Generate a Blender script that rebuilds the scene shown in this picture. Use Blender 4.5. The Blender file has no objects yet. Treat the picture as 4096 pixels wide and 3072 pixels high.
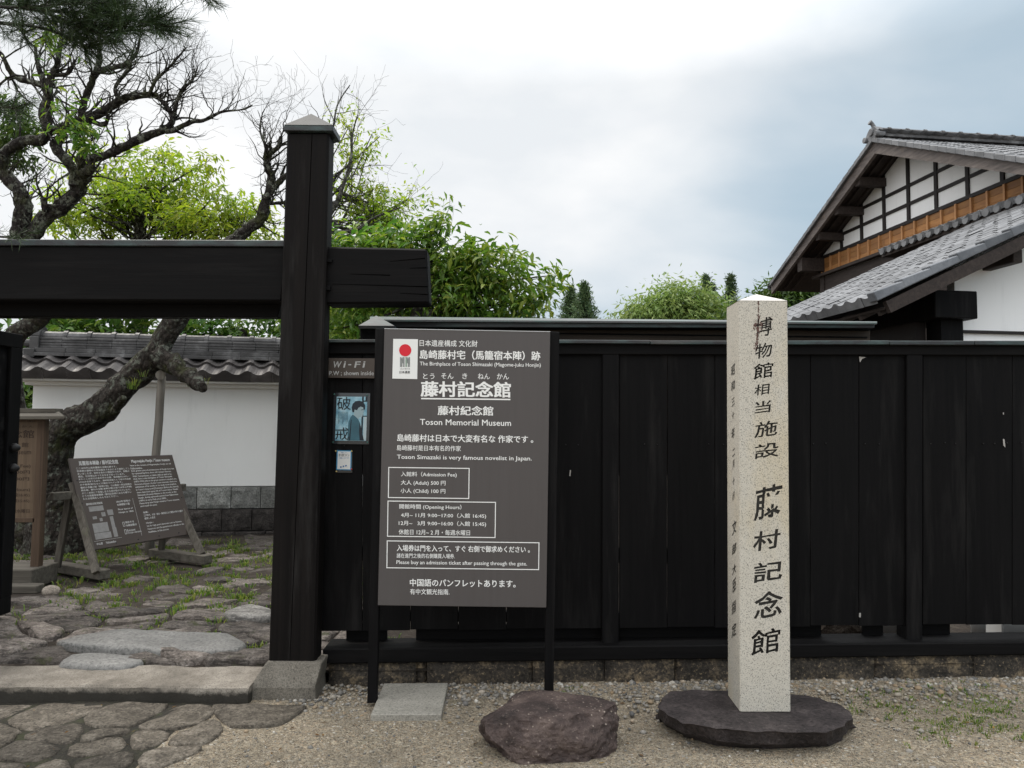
import bpy, bmesh, math, random
import numpy as np
from mathutils import Vector, Matrix, noise

R = math.radians
sc = bpy.context.scene
col = sc.collection

# ------------------------------------------------------------------ camera
F, CX, CY = 3000.0, 2048.0, 1536.0           # focal length in pixels of the 4096-wide photograph
CAM = Vector((0, 0, 1.55))
PITCH, ROLL = R(3.2), 0.008
_up = Vector((0, -math.sin(PITCH), math.cos(PITCH)))
FW = Vector((0, math.cos(PITCH), math.sin(PITCH)))
RT = Vector((1, 0, 0)) * math.cos(ROLL) + _up * math.sin(ROLL)
UP = _up * math.cos(ROLL) - Vector((1, 0, 0)) * math.sin(ROLL)
cd = bpy.data.cameras.new('camera')
cam = bpy.data.objects.new('camera', cd); col.objects.link(cam)
cd.sensor_width = 36.0; cd.lens = 36.0 * F / 4096.0
cd.clip_start = 0.05; cd.clip_end = 2000
m = Matrix((RT, UP, -FW)).transposed().to_4x4(); m.translation = CAM
cam.matrix_world = m
sc.camera = cam

# ------------------------------------------------------------------ light
SUN_EL, SUN_AZ = R(56), R(318)               # azimuth clockwise from +Y: high behind the cloud, ahead and to the left
w = bpy.data.worlds.new('World'); sc.world = w; w.use_nodes = True
nt = w.node_tree; nt.nodes.clear()
def wn(t, **k):
    n = nt.nodes.new(t)
    for a, b in k.items(): setattr(n, a, b)
    return n
out = wn('ShaderNodeOutputWorld'); bg = wn('ShaderNodeBackground'); bg.inputs[1].default_value = 0.1
sky = wn('ShaderNodeTexSky', sky_type='NISHITA', sun_disc=False, sun_elevation=SUN_EL, sun_rotation=SUN_AZ)
tc = wn('ShaderNodeTexCoord'); sep = wn('ShaderNodeSeparateXYZ')
nt.links.new(tc.outputs['Generated'], sep.inputs[0])
def wmath(op, a, b=None, c=None, clamp=False):
    n = wn('ShaderNodeMath', operation=op, use_clamp=clamp)
    for i, v in enumerate((a, b, c)):
        if v is None: continue
        if isinstance(v, (int, float)): n.inputs[i].default_value = v
        else: nt.links.new(v, n.inputs[i])
    return n.outputs[0]
mp = wn('ShaderNodeMapping'); mp.inputs['Scale'].default_value = (1.0, 1.0, 2.2); mp.inputs['Rotation'].default_value = (0, 0.35, 0)
nt.links.new(tc.outputs['Generated'], mp.inputs[0])
nz = wn('ShaderNodeTexNoise'); nz.inputs['Scale'].default_value = 2.3; nz.inputs['Detail'].default_value = 6; nz.inputs['Roughness'].default_value = 0.45
nz.inputs['Distortion'].default_value = 0.3
nt.links.new(mp.outputs[0], nz.inputs['Vector'])
# the cloud cover thins out towards the right-hand side of the view
b0 = wmath('ADD', wmath('MULTIPLY_ADD', sep.outputs['X'], -1.5, 0.35), wmath('MULTIPLY', sep.outputs['Z'], 2.2))
b1 = wmath('MULTIPLY_ADD', nz.outputs[0], 1.5, -0.75)
cov = wmath('ADD', b0, b1)
rm = wn('ShaderNodeMapRange', interpolation_type='SMOOTHSTEP'); rm.inputs[1].default_value = 0.05; rm.inputs[2].default_value = 0.95
nt.links.new(cov, rm.inputs[0])
nz2 = wn('ShaderNodeTexNoise'); nz2.inputs['Scale'].default_value = 3.6; nz2.inputs['Detail'].default_value = 7
nt.links.new(mp.outputs[0], nz2.inputs['Vector'])
cr = wn('ShaderNodeValToRGB')
cr.color_ramp.elements[0].position = 0.38; cr.color_ramp.elements[0].color = (7.2, 7.5, 7.8, 1)
cr.color_ramp.elements[1].position = 0.66; cr.color_ramp.elements[1].color = (8.7, 8.75, 8.8, 1)
nt.links.new(nz2.outputs[0], cr.inputs[0])
thin = wn('ShaderNodeMix', data_type='RGBA'); thin.inputs[0].default_value = 0.86
nt.links.new(sky.outputs[0], thin.inputs[6]); thin.inputs[7].default_value = (4.0, 5.1, 5.9, 1)
mix = wn('ShaderNodeMix', data_type='RGBA')
nt.links.new(rm.outputs[0], mix.inputs[0]); nt.links.new(thin.outputs[2], mix.inputs[6]); nt.links.new(cr.outputs[0], mix.inputs[7])
# overcast sky: brighter towards the zenith
zb = wmath('MULTIPLY_ADD', wmath('MAXIMUM', wmath('SUBTRACT', sep.outputs['Z'], 0.42), 0.0), 3.6, 1.0)
zb = wmath('ADD', zb, wmath('MULTIPLY', wmath('MAXIMUM', wmath('MULTIPLY', sep.outputs['Y'], -1.0), 0.0), 0.55))
vm = wn('ShaderNodeVectorMath', operation='SCALE')
nt.links.new(mix.outputs[2], vm.inputs[0]); nt.links.new(zb, vm.inputs['Scale'])
nt.links.new(vm.outputs[0], bg.inputs[0]); nt.links.new(bg.outputs[0], out.inputs[0])
sl = bpy.data.lights.new('sun', 'SUN'); sl.energy = 1.5; sl.angle = R(14); sl.color = (1.0, 0.93, 0.83)
so = bpy.data.objects.new('sun', sl); col.objects.link(so)
sd = Vector((math.sin(SUN_AZ) * math.cos(SUN_EL), math.cos(SUN_AZ) * math.cos(SUN_EL), math.sin(SUN_EL)))
so.rotation_euler = sd.to_track_quat('Z', 'Y').to_euler()
so.location = (0, 0, 30)
sc.view_settings.view_transform = 'Standard'; sc.view_settings.look = 'None'
sc.view_settings.exposure = 0.22; sc.view_settings.gamma = 1.0
sc.view_settings.use_curve_mapping = False

# ------------------------------------------------------------------ rays from photograph pixels to world points
def ray(px, py):
    return RT * ((px - CX) / F) + UP * ((CY - py) / F) + FW
def at(px, py, Y):
    d = ray(px, py); return CAM + d * (Y / d.y)
def onz(px, py, z):
    d = ray(px, py); return CAM + d * ((z - CAM.z) / d.z)
def onplane(px, py, p0, n):
    d = ray(px, py); return CAM + d * ((p0 - CAM).dot(n) / d.dot(n))

# ------------------------------------------------------------------ objects, properties, mesh builder
def tag(o, label=None, cat=None, group=None, kind=None):
    if label: o['label'] = label
    if cat: o['category'] = cat
    if group: o['group'] = group
    if kind: o['kind'] = kind
    return o
def thing(name, label, cat, loc, group=None):
    o = bpy.data.objects.new(name, None); col.objects.link(o); o.location = loc
    o.empty_display_size = 0.1
    return tag(o, label, cat, group)
def world_loc(o):
    v = Vector((0, 0, 0))
    while o is not None:
        v += o.location; o = o.parent
    return v
class MB:
    def __init__(s): s.v = []; s.f = []
    def add(s, vs, fs):
        n = len(s.v); s.v.extend([tuple(v) for v in vs]); s.f.extend([tuple(i + n for i in f) for f in fs]); return s
    def hexa(s, p):      # 8 points: 4 front (ccw seen from outside), 4 back in the same order
        return s.add(p, [(0, 1, 2, 3), (7, 6, 5, 4), (0, 4, 5, 1), (1, 5, 6, 2), (2, 6, 7, 3), (3, 7, 4, 0)])
    def box(s, x0, y0, z0, x1, y1, z1):
        return s.hexa([(x0, y0, z0), (x1, y0, z0), (x1, y0, z1), (x0, y0, z1), (x0, y1, z0), (x1, y1, z0), (x1, y1, z1), (x0, y1, z1)])
    def slab(s, px, Y, th):    # px: corners TL TR BR BL in photo pixels on the plane y = Y, thickness th going back
        tl, tr, br, bl = [at(a, b, Y) for a, b in px]
        d = Vector((0, th, 0))
        return s.hexa([bl, br, tr, tl, bl + d, br + d, tr + d, tl + d])
    def beam(s, a, b, w_, h_, up=(0, 0, 1)):   # box bar from a to b, w_ across, h_ along up
        a = Vector(a); b = Vector(b); t = (b - a).normalized(); x = t.cross(Vector(up)).normalized(); y = x.cross(t)
        x = x * (w_ / 2); y = y * (h_ / 2)
        return s.hexa([a - x - y, a + x - y, a + x + y, a - x + y, b - x - y, b + x - y, b + x + y, b - x + y][::1])
    def tube(s, pts, rad, seg=6, cap=True, rough=0.0, rng=None):
        n0 = len(s.v); prev = None; n = len(pts)
        P = [Vector(p) for p in pts]
        for i, p in enumerate(P):
            t = (P[min(i + 1, n - 1)] - P[max(i - 1, 0)])
            t = t.normalized() if t.length > 1e-9 else Vector((0, 0, 1))
            if prev is None: prev = t.orthogonal().normalized()
            u = (prev - t * prev.dot(t)); u = u.normalized() if u.length > 1e-6 else t.orthogonal().normalized()
            prev = u; v = t.cross(u)
            for k in range(seg):
                a = 2 * math.pi * k / seg; r = rad[i]
                if rough:
                    q = p + (u * math.cos(a) + v * math.sin(a)) * r
                    r *= 1 + rough * (noise.noise(q * (1.1 / max(rad[0], .03))) + .6 * noise.noise(q * (3.0 / max(rad[0], .03))))
                s.v.append(tuple(p + (u * math.cos(a) + v * math.sin(a)) * r))
        for i in range(n - 1):
            for k in range(seg):
                a = n0 + i * seg + k; b = n0 + i * seg + (k + 1) % seg
                s.f.append((a, b, b + seg, a + seg))
        if cap:
            s.f.append(tuple(n0 + k for k in range(seg))[::-1]); s.f.append(tuple(n0 + (n - 1) * seg + k for k in range(seg)))
        return s
    def prism(s, poly, d):     # poly: list of 3D points, extruded by vector d
        n = len(poly); P = [Vector(p) for p in poly]
        return s.add(P + [p + Vector(d) for p in P], [tuple(range(n)), tuple(range(2 * n - 1, n - 1, -1))] + [(i, i + n, (i + 1) % n + n, (i + 1) % n) for i in range(n)])
    def build(s, name, mat, parent=None, smooth=False, bevel=0.0, label=None, seg=1):
        me = bpy.data.meshes.new(name)
        o_ = world_loc(parent) if parent else Vector((0, 0, 0))
        me.from_pydata([(v[0] - o_.x, v[1] - o_.y, v[2] - o_.z) for v in s.v], [], s.f)
        me.validate(); me.update()
        bm = bmesh.new(); bm.from_mesh(me); bmesh.ops.recalc_face_normals(bm, faces=bm.faces)
        if bevel:
            bmesh.ops.bevel(bm, geom=[e for e in bm.edges if len(e.link_faces) == 2 and e.calc_face_angle(0) > 0.5], offset=bevel, segments=seg, profile=.6, affect='EDGES', clamp_overlap=True)
        bm.to_mesh(me); bm.free()
        if smooth: me.polygons.foreach_set('use_smooth', [True] * len(me.polygons))
        o = bpy.data.objects.new(name, me); col.objects.link(o)
        me.materials.append(mat)
        if parent: o.parent = parent
        if label: o['label'] = label
        return o

# ------------------------------------------------------------------ materials
class NT:
    def __init__(s, name):
        s.m = bpy.data.materials.new(name); s.m.use_nodes = True; s.t = s.m.node_tree; s.t.nodes.clear()
        s.o = s.t.nodes.new('ShaderNodeOutputMaterial'); s.b = s.t.nodes.new('ShaderNodeBsdfPrincipled')
        s.t.links.new(s.b.outputs[0], s.o.inputs[0])
        s.tc = s.t.nodes.new('ShaderNodeTexCoord'); s.geo = s.t.nodes.new('ShaderNodeNewGeometry')
        s.pos = s.geo.outputs['Position']
    def n(s, t, ins=None, **k):
        x = s.t.nodes.new(t)
        for a, b in k.items(): setattr(x, a, b)
        for i, v in (ins or {}).items(): s.set(x.inputs[i], v)
        return x
    def set(s, inp, v):
        if isinstance(v, bpy.types.NodeSocket): s.t.links.new(v, inp)
        else: inp.default_value = v
    def map(s, scale=(1, 1, 1), rot=(0, 0, 0), src=None):
        return s.n('ShaderNodeMapping', {0: src or s.pos, 'Scale': scale, 'Rotation': rot}).outputs[0]
    def noise(s, scale, detail=4, rough=.55, vec=None, dist=0):
        return s.n('ShaderNodeTexNoise', {'Vector': vec or s.pos, 'Scale': scale, 'Detail': detail, 'Roughness': rough, 'Distortion': dist}).outputs[0]
    def vor(s, scale, vec=None, feature='F1', out='Distance', rnd=1.0):
        return s.n('ShaderNodeTexVoronoi', {'Vector': vec or s.pos, 'Scale': scale, 'Randomness': rnd}, feature=feature).outputs[out]
    def ramp(s, fac, stops, interp='LINEAR'):
        x = s.n('ShaderNodeValToRGB', {0: fac}); r = x.color_ramp; r.interpolation = interp
        while len(r.elements) < len(stops): r.elements.new(0.5)
        for e, (p, c) in zip(r.elements, stops):
            e.position = p; e.color = (c, c, c, 1) if isinstance(c, (int, float)) else (*c, 1)
        return x.outputs[0]
    def mix(s, f, a, b, mode='MIX'):
        c = lambda v: (*v, 1) if isinstance(v, tuple) and len(v) == 3 else v
        return s.n('ShaderNodeMix', {0: f, 6: c(a), 7: c(b)}, data_type='RGBA', blend_type=mode).outputs[2]
    def math(s, op, a, b=0.0): return s.n('ShaderNodeMath', {0: a, 1: b}, operation=op).outputs[0]
    def bump(s, h, strength=.3, dist=.01, prev=None):
        x = s.n('ShaderNodeBump', {'Height': h, 'Strength': strength, 'Distance': dist})
        if prev: s.t.links.new(prev, x.inputs['Normal'])
        return x.outputs[0]
    def done(s, base, rough=.6, nrm=None, spec=.3, metal=0.0):
        c = (*base, 1) if isinstance(base, tuple) and len(base) == 3 else base
        s.set(s.b.inputs['Base Color'], c); s.set(s.b.inputs['Roughness'], rough)
        s.b.inputs['Specular IOR Level'].default_value = spec; s.b.inputs['Metallic'].default_value = metal
        if nrm: s.t.links.new(nrm, s.b.inputs['Normal'])
        return s.m
def plain(name, c, rough=.6, var=.12, scale=8, spec=.3):
    t = NT(name); f = t.noise(scale, 5)
    return t.done(t.mix(f, tuple(x * (1 - var) for x in c), tuple(min(1, x * (1 + var)) for x in c)), rough, spec=spec)
def wood(name, dark, light, axis='Z', freq=30, stretch=.04, rough=.65, bump=.25, wear=None, spec=.25, isl=.5, fade=None):
    t = NT(name); s_ = [freq] * 3; s_['XYZ'.index(axis)] = freq * stretch
    v = t.map(tuple(s_)); g = t.noise(1.0, 6, .65, v, .6); g2 = t.noise(3.1, 3, .6, v)
    big = t.noise(1.7, 4)
    c = t.mix(t.ramp(g, [(.3, 0.0), (.72, 1.0)]), dark, light)
    c = t.mix(t.math('MULTIPLY', big, .5), c, tuple(x * .45 for x in dark))
    if fade:
        fv = t.noise(1.0, 7, .7, t.map((9, 9, .8) if axis == 'Z' else (.8, 9, 9))); c = t.mix(t.ramp(fv, [(.52, 0.0), (.78, .8)]), c, fade)
    if isl:
        rp = t.geo.outputs['Random Per Island']
        hv = t.n('ShaderNodeHueSaturation', {'Value': t.n('ShaderNodeMapRange', {0: rp, 3: 1 - isl * .5, 4: 1 + isl * .5}).outputs[0], 'Color': c}); c = hv.outputs[0]
    if wear:
        wv = t.ramp(t.noise(5, 8, .7), [(.62, 0.0), (.72, 1.0)])
        c = t.mix(t.math('MULTIPLY', wv, .7), c, wear)
    h = t.math('ADD', g, t.math('MULTIPLY', g2, .5))
    return t.done(c, t.ramp(g, [(.2, rough - .1), (.8, rough + .12)]), t.bump(h, bump, .004), spec)
M = {}
M['black_wood'] = wood('black_stained_wood', (.0034, .0032, .0035), (.0075, .0069, .0071), 'Z', 34, .03, .6, .3, spec=.08, fade=(.019, .0178, .0172))
M['black_wood_x'] = wood('black_stained_wood_lengthwise', (.0034, .0032, .0034), (.0075, .0068, .0068), 'X', 34, .03, .62, .35, spec=.08, fade=(.012, .011, .0105))
M['post_wood'] = wood('dark_brown_stained_wood', (.0040, .0034, .0033), (.0105, .0086, .0078), 'Z', 26, .022, .6, .4, spec=.08, fade=(.028, .026, .025))
M['black_y'] = wood('black_wood_deep', (.0034, .0032, .0035), (.0075, .0069, .0071), 'Y', 30, .03, .6, .3, spec=.08, fade=(.028, .026, .025))
M['old_wood_x'] = wood('weathered_dark_wood', (.035, .026, .02), (.11, .085, .065), 'X', 22, .04, .75, .4)
M['grey_wood'] = wood('grey_weathered_wood', (.045, .038, .030), (.16, .14, .115), 'Z', 30, .05, .8, .5, wear=(.09, .10, .05))
M['grey_wood_x'] = wood('grey_weathered_wood_lengthwise', (.05, .042, .034), (.15, .135, .11), 'X', 30, .05, .8, .5, wear=(.06, .07, .03))
M['prop_wood'] = wood('grey_prop_log', (.12, .105, .088), (.30, .27, .23), 'Z', 26, .05, .8, .4)
M['notice_wood'] = wood('tan_notice_wood', (.10, .066, .042), (.22, .155, .10), 'Z', 16, .05, .6, .2)
M['notice_frame'] = wood('brown_notice_frame', (.05, .032, .021), (.13, .085, .055), 'Z', 26, .05, .7, .3)
M['orange_wood'] = wood('orange_cedar_boards', (.27, .115, .038), (.45, .225, .08), 'Y', 12, .08, .55, .2)
M['orange_batten'] = wood('orange_cedar_battens', (.40, .19, .075), (.58, .31, .14), 'Z', 16, .05, .55, .2)
M['house_wood'] = wood('dark_house_timber', (.022, .016, .014), (.075, .058, .050), 'Y', 20, .04, .7, .3)
M['barge_wood'] = wood('weathered_bargeboard', (.075, .064, .060), (.26, .22, .20), 'Y', 16, .05, .7, .3, wear=(.30, .22, .14))
M['frame_wood'] = wood('black_timber_frame', (.012, .010, .010), (.035, .028, .026), 'Z', 20, .05, .6, .2)

def mk_copper():
    t = NT('weathered_copper_sheet'); f = t.noise(7, 8, .7, t.map((.6, 2, 2))); g = t.noise(22, 4, .6, t.map((.12, 1, 1)))
    c = t.mix(t.ramp(f, [(.45, 0.0), (.66, 1.0)]), (.020, .020, .022), (.045, .075, .072))
    c = t.mix(t.ramp(g, [(.55, 0.0), (.8, .6)]), c, (.10, .085, .075))
    return t.done(c, .45, t.bump(g, .3, .004), .4)
M['copper'] = mk_copper()
def mk_roofsheet():
    t = NT('streaked_copper_roof'); g = t.noise(9, 6, .7, t.map((.25, 5, 5)))
    c = t.ramp(g, [(.3, (.03, .035, .035)), (.48, (.085, .08, .08)), (.58, (.06, .115, .10)), (.75, (.17, .165, .16))])
    return t.done(c, .4, t.bump(g, .4, .01), .4)
M['roofsheet'] = mk_roofsheet()
M['cap_metal'] = plain('dull_grey_metal_cap', (.075, .073, .07), .6, .45, 12, .3)

def mk_gravel():
    t = NT('gravel_ground')
    v1 = t.n('ShaderNodeTexVoronoi', {'Vector': t.pos, 'Scale': 95.0}); v2 = t.n('ShaderNodeTexVoronoi', {'Vector': t.pos, 'Scale': 210.0})
    a = t.n('ShaderNodeSeparateColor', {0: v1.outputs['Color']}).outputs[0]; b = t.n('ShaderNodeSeparateColor', {0: v2.outputs['Color']}).outputs[1]
    pal = [(0, (.06, .055, .05)), (.18, (.215, .172, .12)), (.42, (.35, .29, .205)), (.62, (.26, .235, .19)), (.8, (.46, .39, .285)), (.93, (.30, .21, .13)), (1, (.55, .52, .46))]
    ca = t.ramp(a, pal); cb = t.ramp(b, pal)
    f = t.ramp(t.noise(40, 3), [(.42, 0.0), (.55, 1.0)])
    c = t.mix(f, cb, ca)
    big = t.noise(1.3, 5, .6); c = t.mix(t.ramp(big, [(.3, .5), (.62, 0.0)]), c, (.155, .132, .098))
    moss = t.ramp(t.noise(2.2, 6, .7), [(.60, 0.0), (.75, .55)]); c = t.mix(moss, c, (.12, .115, .06))
    h = t.math('SUBTRACT', 1.0, t.mix(f, v2.outputs['Distance'], v1.outputs['Distance']))
    n1 = t.bump(h, .9, .012); n2 = t.bump(t.noise(14, 6, .7), .5, .03, n1)
    return t.done(c, .85, n2, .2)
M['gravel'] = mk_gravel()
def mk_soil():
    t = NT('courtyard_soil'); f = t.noise(6, 8, .7); g = t.noise(60, 5, .7)
    c = t.ramp(f, [(.3, (.022, .017, .013)), (.5, (.058, .045, .035)), (.62, (.095, .078, .062)), (.75, (.036, .042, .018))])
    c = t.mix(t.ramp(g, [(.4, .5), (.6, 0.0)]), c, (.03, .025, .02))
    return t.done(c, .9, t.bump(t.math('ADD', f, g), .8, .03), .2)
M['soil'] = mk_soil()
def mk_stone(name, cols, scale=9, fine=90, bump=.6, isl=True, moss=None, rough=.8, strat=None):
    t = NT(name); f = t.noise(scale, 9, .68, dist=.3); g = t.noise(fine, 4, .7)
    k = len(cols); c = t.ramp(f, [(.28 + .46 * i / (k - 1), cc) for i, cc in enumerate(cols)])
    c = t.mix(t.ramp(g, [(.36, .65), (.5, 0.0)]), c, tuple(x * .3 for x in cols[0]))
    c = t.mix(t.ramp(g, [(.58, 0.0), (.72, .5)]), c, tuple(min(.8, x * 1.7) for x in cols[-1]))
    h = t.math('ADD', f, t.math('MULTIPLY', g, .35))
    if strat:
        sv = t.noise(strat, 6, .7, t.map((.25, 1.0, 2.2), (0, .2, .3)))
        c = t.mix(t.ramp(sv, [(.40, .7), (.5, 0.0)]), c, tuple(x * .35 for x in cols[0])); h = t.math('ADD', h, sv)
    if isl:
        c = t.n('ShaderNodeHueSaturation', {'Value': t.n('ShaderNodeMapRange', {0: t.geo.outputs['Random Per Island'], 3: .6, 4: 1.4}).outputs[0], 'Color': c}).outputs[0]
    if moss:
        mv = t.ramp(t.noise(7, 7, .7), [(.56, 0.0), (.68, .85)]); c = t.mix(mv, c, moss)
    return t.done(c, rough, t.bump(h, bump, .03), .25)
M['joint'] = mk_stone('mossy_joint_soil', [(.016, .014, .011), (.032, .028, .021), (.05, .05, .024)], 9, 70, .8, False, (.035, .042, .014))
M['paving'] = mk_stone('courtyard_paving_stone', [(.06, .05, .043), (.155, .13, .112), (.30, .265, .235)], 8, 60, 1.0, True, (.055, .06, .022), strat=14)
M['paving_front'] = mk_stone('front_paving_stone', [(.05, .042, .033), (.13, .11, .086), (.27, .235, .19)], 14, 70, 1.0, True)
M['pale_flag'] = mk_stone('pale_flagstone', [(.13, .12, .11), (.24, .225, .205), (.36, .34, .31)], 8, 60, .6, False, strat=12)
M['grey_slab'] = mk_stone('smooth_grey_slab', [(.135, .130, .122), (.185, .178, .166), (.235, .226, .210)], 4, 50, .25, False, rough=.6)
def mk_curb():
    t = NT('stained_shaded_threshold'); f = t.noise(5, 8, .65); g = t.noise(120, 3, .7)
    c = t.ramp(f, [(.3, (.11, .095, .077)), (.5, (.19, .165, .135)), (.7, (.31, .275, .23))]); c = t.mix(t.ramp(g, [(.38, .6), (.5, 0.0)]), c, (.07, .06, .05))
    # black lichen plus the front's shade painted into the colour, ragged along its upper edge
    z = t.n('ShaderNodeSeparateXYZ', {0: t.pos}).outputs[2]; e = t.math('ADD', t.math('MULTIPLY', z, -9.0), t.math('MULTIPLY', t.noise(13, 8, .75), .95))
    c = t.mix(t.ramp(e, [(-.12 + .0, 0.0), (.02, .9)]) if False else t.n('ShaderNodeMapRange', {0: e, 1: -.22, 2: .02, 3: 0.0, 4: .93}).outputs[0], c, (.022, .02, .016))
    return t.done(c, .8, t.bump(t.math('ADD', f, t.math('MULTIPLY', g, .3)), .5, .02), .25)
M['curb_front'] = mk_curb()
M['curb'] = mk_stone('granite_threshold', [(.20, .165, .135), (.30, .255, .21), (.40, .35, .295)], 5, 120, .35, False)
M['post_stone'] = mk_stone('pedestal_granite', [(.095, .084, .069), (.165, .147, .121), (.23, .207, .172)], 6, 130, .3, False)
M['base_stone'] = mk_stone('stained_foundation_stone', [(.022, .020, .017), (.06, .05, .04), (.36, .27, .165)], 8, 60, .8, True)
M['slab'] = mk_stone('concrete_slab', [(.22, .205, .175), (.28, .262, .225), (.32, .30, .255)], 5, 110, .2, False)
def mk_rock():
    t = NT('reddish_boulder'); f = t.noise(7, 9, .7); g = t.noise(60, 4, .7); v = t.vor(38); sv = t.noise(8, 6, .7, t.map((.35, 1, 2.0), (0, .2, .3)))
    c = t.ramp(f, [(.3, (.022, .016, .0145)), (.5, (.060, .042, .037)), (.7, (.130, .095, .080))])
    c = t.mix(t.ramp(sv, [(.36, .5), (.46, 0.0)]), c, (.02, .015, .013))
    sp = t.math('MULTIPLY', t.ramp(v, [(.12, 1.0), (.2, 0.0)]), t.ramp(t.noise(4, 5, .7), [(.42, 0.0), (.55, 1.0)]))
    c = t.mix(t.math('MULTIPLY', sp, .75), c, (.34, .28, .23)); c = t.mix(t.ramp(g, [(.56, 0.0), (.72, .5)]), c, (.22, .17, .145))
    return t.done(c, .75, t.bump(t.math('ADD', f, t.math('MULTIPLY', g, .4)), .8, .03), .3)
M['red_rock'] = mk_rock()
M['dark_stone'] = mk_stone('dark_purple_stone', [(.022, .018, .0175), (.042, .034, .033), (.085, .070, .066)], 7, 60, .7, False, rough=.7)
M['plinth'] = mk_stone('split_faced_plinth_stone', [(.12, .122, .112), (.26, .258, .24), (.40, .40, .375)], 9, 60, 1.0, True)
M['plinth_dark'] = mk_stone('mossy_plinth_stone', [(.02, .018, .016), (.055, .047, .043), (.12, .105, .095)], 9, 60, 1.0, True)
M['rock_behind'] = mk_stone('brown_rock', [(.10, .08, .065), (.2, .16, .13), (.3, .26, .22)], 6, 60, .8, False)
def mk_granite():
    t = NT('speckled_granite')
    sp = t.noise(235, 3, .65, t.map((1, 1, .8))); sp2 = t.noise(480, 2, .6); f = t.noise(5, 6, .6)
    c = t.mix(f, (.50, .455, .375), (.585, .55, .485))
    yl = t.ramp(t.noise(3.2, 5, .6, t.map((1, 1, .35))), [(.5, 0.0), (.7, .4)]); c = t.mix(yl, c, (.56, .43, .20))
    c = t.mix(t.ramp(sp, [(.38, .85), (.455, 0.0)]), c, (.075, .075, .07))
    c = t.mix(t.ramp(sp2, [(.36, .6), (.45, 0.0)]), c, (.16, .155, .14))
    return t.done(c, .6, t.bump(sp, .1, .003), .35)
M['granite'] = mk_granite()
M['granite_cap'] = plain('pale_granite_cap', (.66, .62, .57), .7, .08, 60)
M['stain'] = plain('rust_stain', (.10, .055, .045), .8, .4, 60)
M['carving'] = plain('dark_carved_lettering', (.032, .030, .026), .8, .6, 50)
def mk_tile(name, a, b, c_, rough=.38):
    t = NT(name); f = t.noise(3.5, 7, .65); g = t.noise(30, 5, .7)
    c = t.ramp(f, [(.3, a), (.52, b), (.75, c_)])
    c = t.mix(t.ramp(g, [(.62, 0.0), (.78, .45)]), c, (.33, .33, .31))
    c = t.n('ShaderNodeHueSaturation', {'Value': t.n('ShaderNodeMapRange', {0: t.geo.outputs['Random Per Island'], 3: .72, 4: 1.28}).outputs[0], 'Color': c}).outputs[0]
    return t.done(c, t.ramp(g, [(.3, rough - .05), (.7, rough + .25)]), t.bump(g, .15, .005), .32)
M['tile'] = mk_tile('grey_roof_tile', (.095, .096, .10), (.155, .157, .163), (.225, .227, .234), .5)
M['tile_dark'] = mk_tile('dark_brown_grey_tile', (.038, .034, .033), (.072, .064, .062), (.14, .128, .125), .36)
M['tile_ridge'] = mk_tile('ridge_tile', (.032, .030, .030), (.065, .062, .062), (.20, .195, .195), .42)
M['tile_edge'] = mk_tile('rake_tile_edge', (.07, .075, .082), (.13, .136, .148), (.20, .205, .215), .4)
def mk_plaster(name, c0, c1):
    t = NT(name); f = t.noise(1.4, 6, .6); s_ = t.noise(6, 6, .65, t.map((1.5, 1.5, .18)))
    c = t.mix(f, c0, c1); c = t.mix(t.ramp(s_, [(.56, 0.0), (.82, .38)]), c, tuple(x * .72 for x in c0))
    return t.done(c, .85, t.bump(t.noise(50, 4), .06, .004), .2)
M['plaster'] = mk_plaster('white_plaster', (.80, .785, .755), (.87, .86, .84))
M['plaster_house'] = mk_plaster('white_house_plaster', (.86, .86, .855), (.90, .90, .895))
def mk_sign():
    t = NT('brown_grey_sign_panel'); s_ = t.noise(5, 6, .7, t.map((9, 9, .35))); f = t.noise(2, 4)
    c = t.mix(s_, (.060, .051, .048), (.085, .074, .070)); c = t.mix(t.math('MULTIPLY', f, .4), c, (.07, .066, .066))
    return t.done(c, t.ramp(s_, [(.3, .38), (.7, .55)]), None, .35)
M['sign'] = mk_sign()
M['sign_edge'] = plain('pale_sign_edge', (.55, .55, .55), .5)
M['sign_brown'] = plain('brown_sign_board', (.050, .036, .029), .5, .15, 3, .4)
M['wifi'] = plain('brown_wifi_sign', (.075, .058, .047), .5, .15, 5)
M['white_paint'] = plain('white_lettering', (.78, .77, .745), .6, .05, 40)
M['worn_white'] = plain('worn_white_lettering', (.48, .47, .45), .7, .45, 25)
M['worn_white2'] = plain('worn_metal_lettering', (.45, .44, .42), .5, .5, 45)
M['paper'] = plain('white_paper', (.74, .735, .71), .7, .03)
M['red'] = plain('red_disc', (.60, .02, .035), .6, .05)
M['logo_grey'] = plain('grey_stripes', (.16, .17, .165), .6, .1)
M['logo_green'] = plain('green_stripes', (.17, .26, .19), .6, .1)
M['ink'] = plain('black_ink', (.012, .012, .014), .6, .1)
M['brown_ink'] = plain('faded_brown_ink', (.045, .027, .018), .7, .35, 20)
def mk_poster():
    t = NT('blue_poster_print'); f = t.noise(14, 5, .6)
    return t.done(t.ramp(f, [(.32, (.10, .27, .38)), (.5, (.27, .50, .60)), (.68, (.55, .74, .80))]), .25, None, .5)
M['poster'] = mk_poster()
M['poster_teal'] = plain('teal_print', (.045, .13, .17), .25, .35, 20)
M['poster_dark'] = plain('dark_blue_print', (.010, .018, .028), .25, .2)
M['poster_skin'] = plain('blue_tinted_skin_print', (.33, .44, .47), .25, .2, 20)
M['poster_pale'] = plain('pale_window_print', (.45, .55, .58), .25, .2, 20)
M['sleeve'] = plain('clear_sleeve_border', (.030, .033, .037), .12, .2, 10, .6)
M['blue_border'] = plain('blue_paper_border', (.05, .27, .48), .6, .05)
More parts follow.
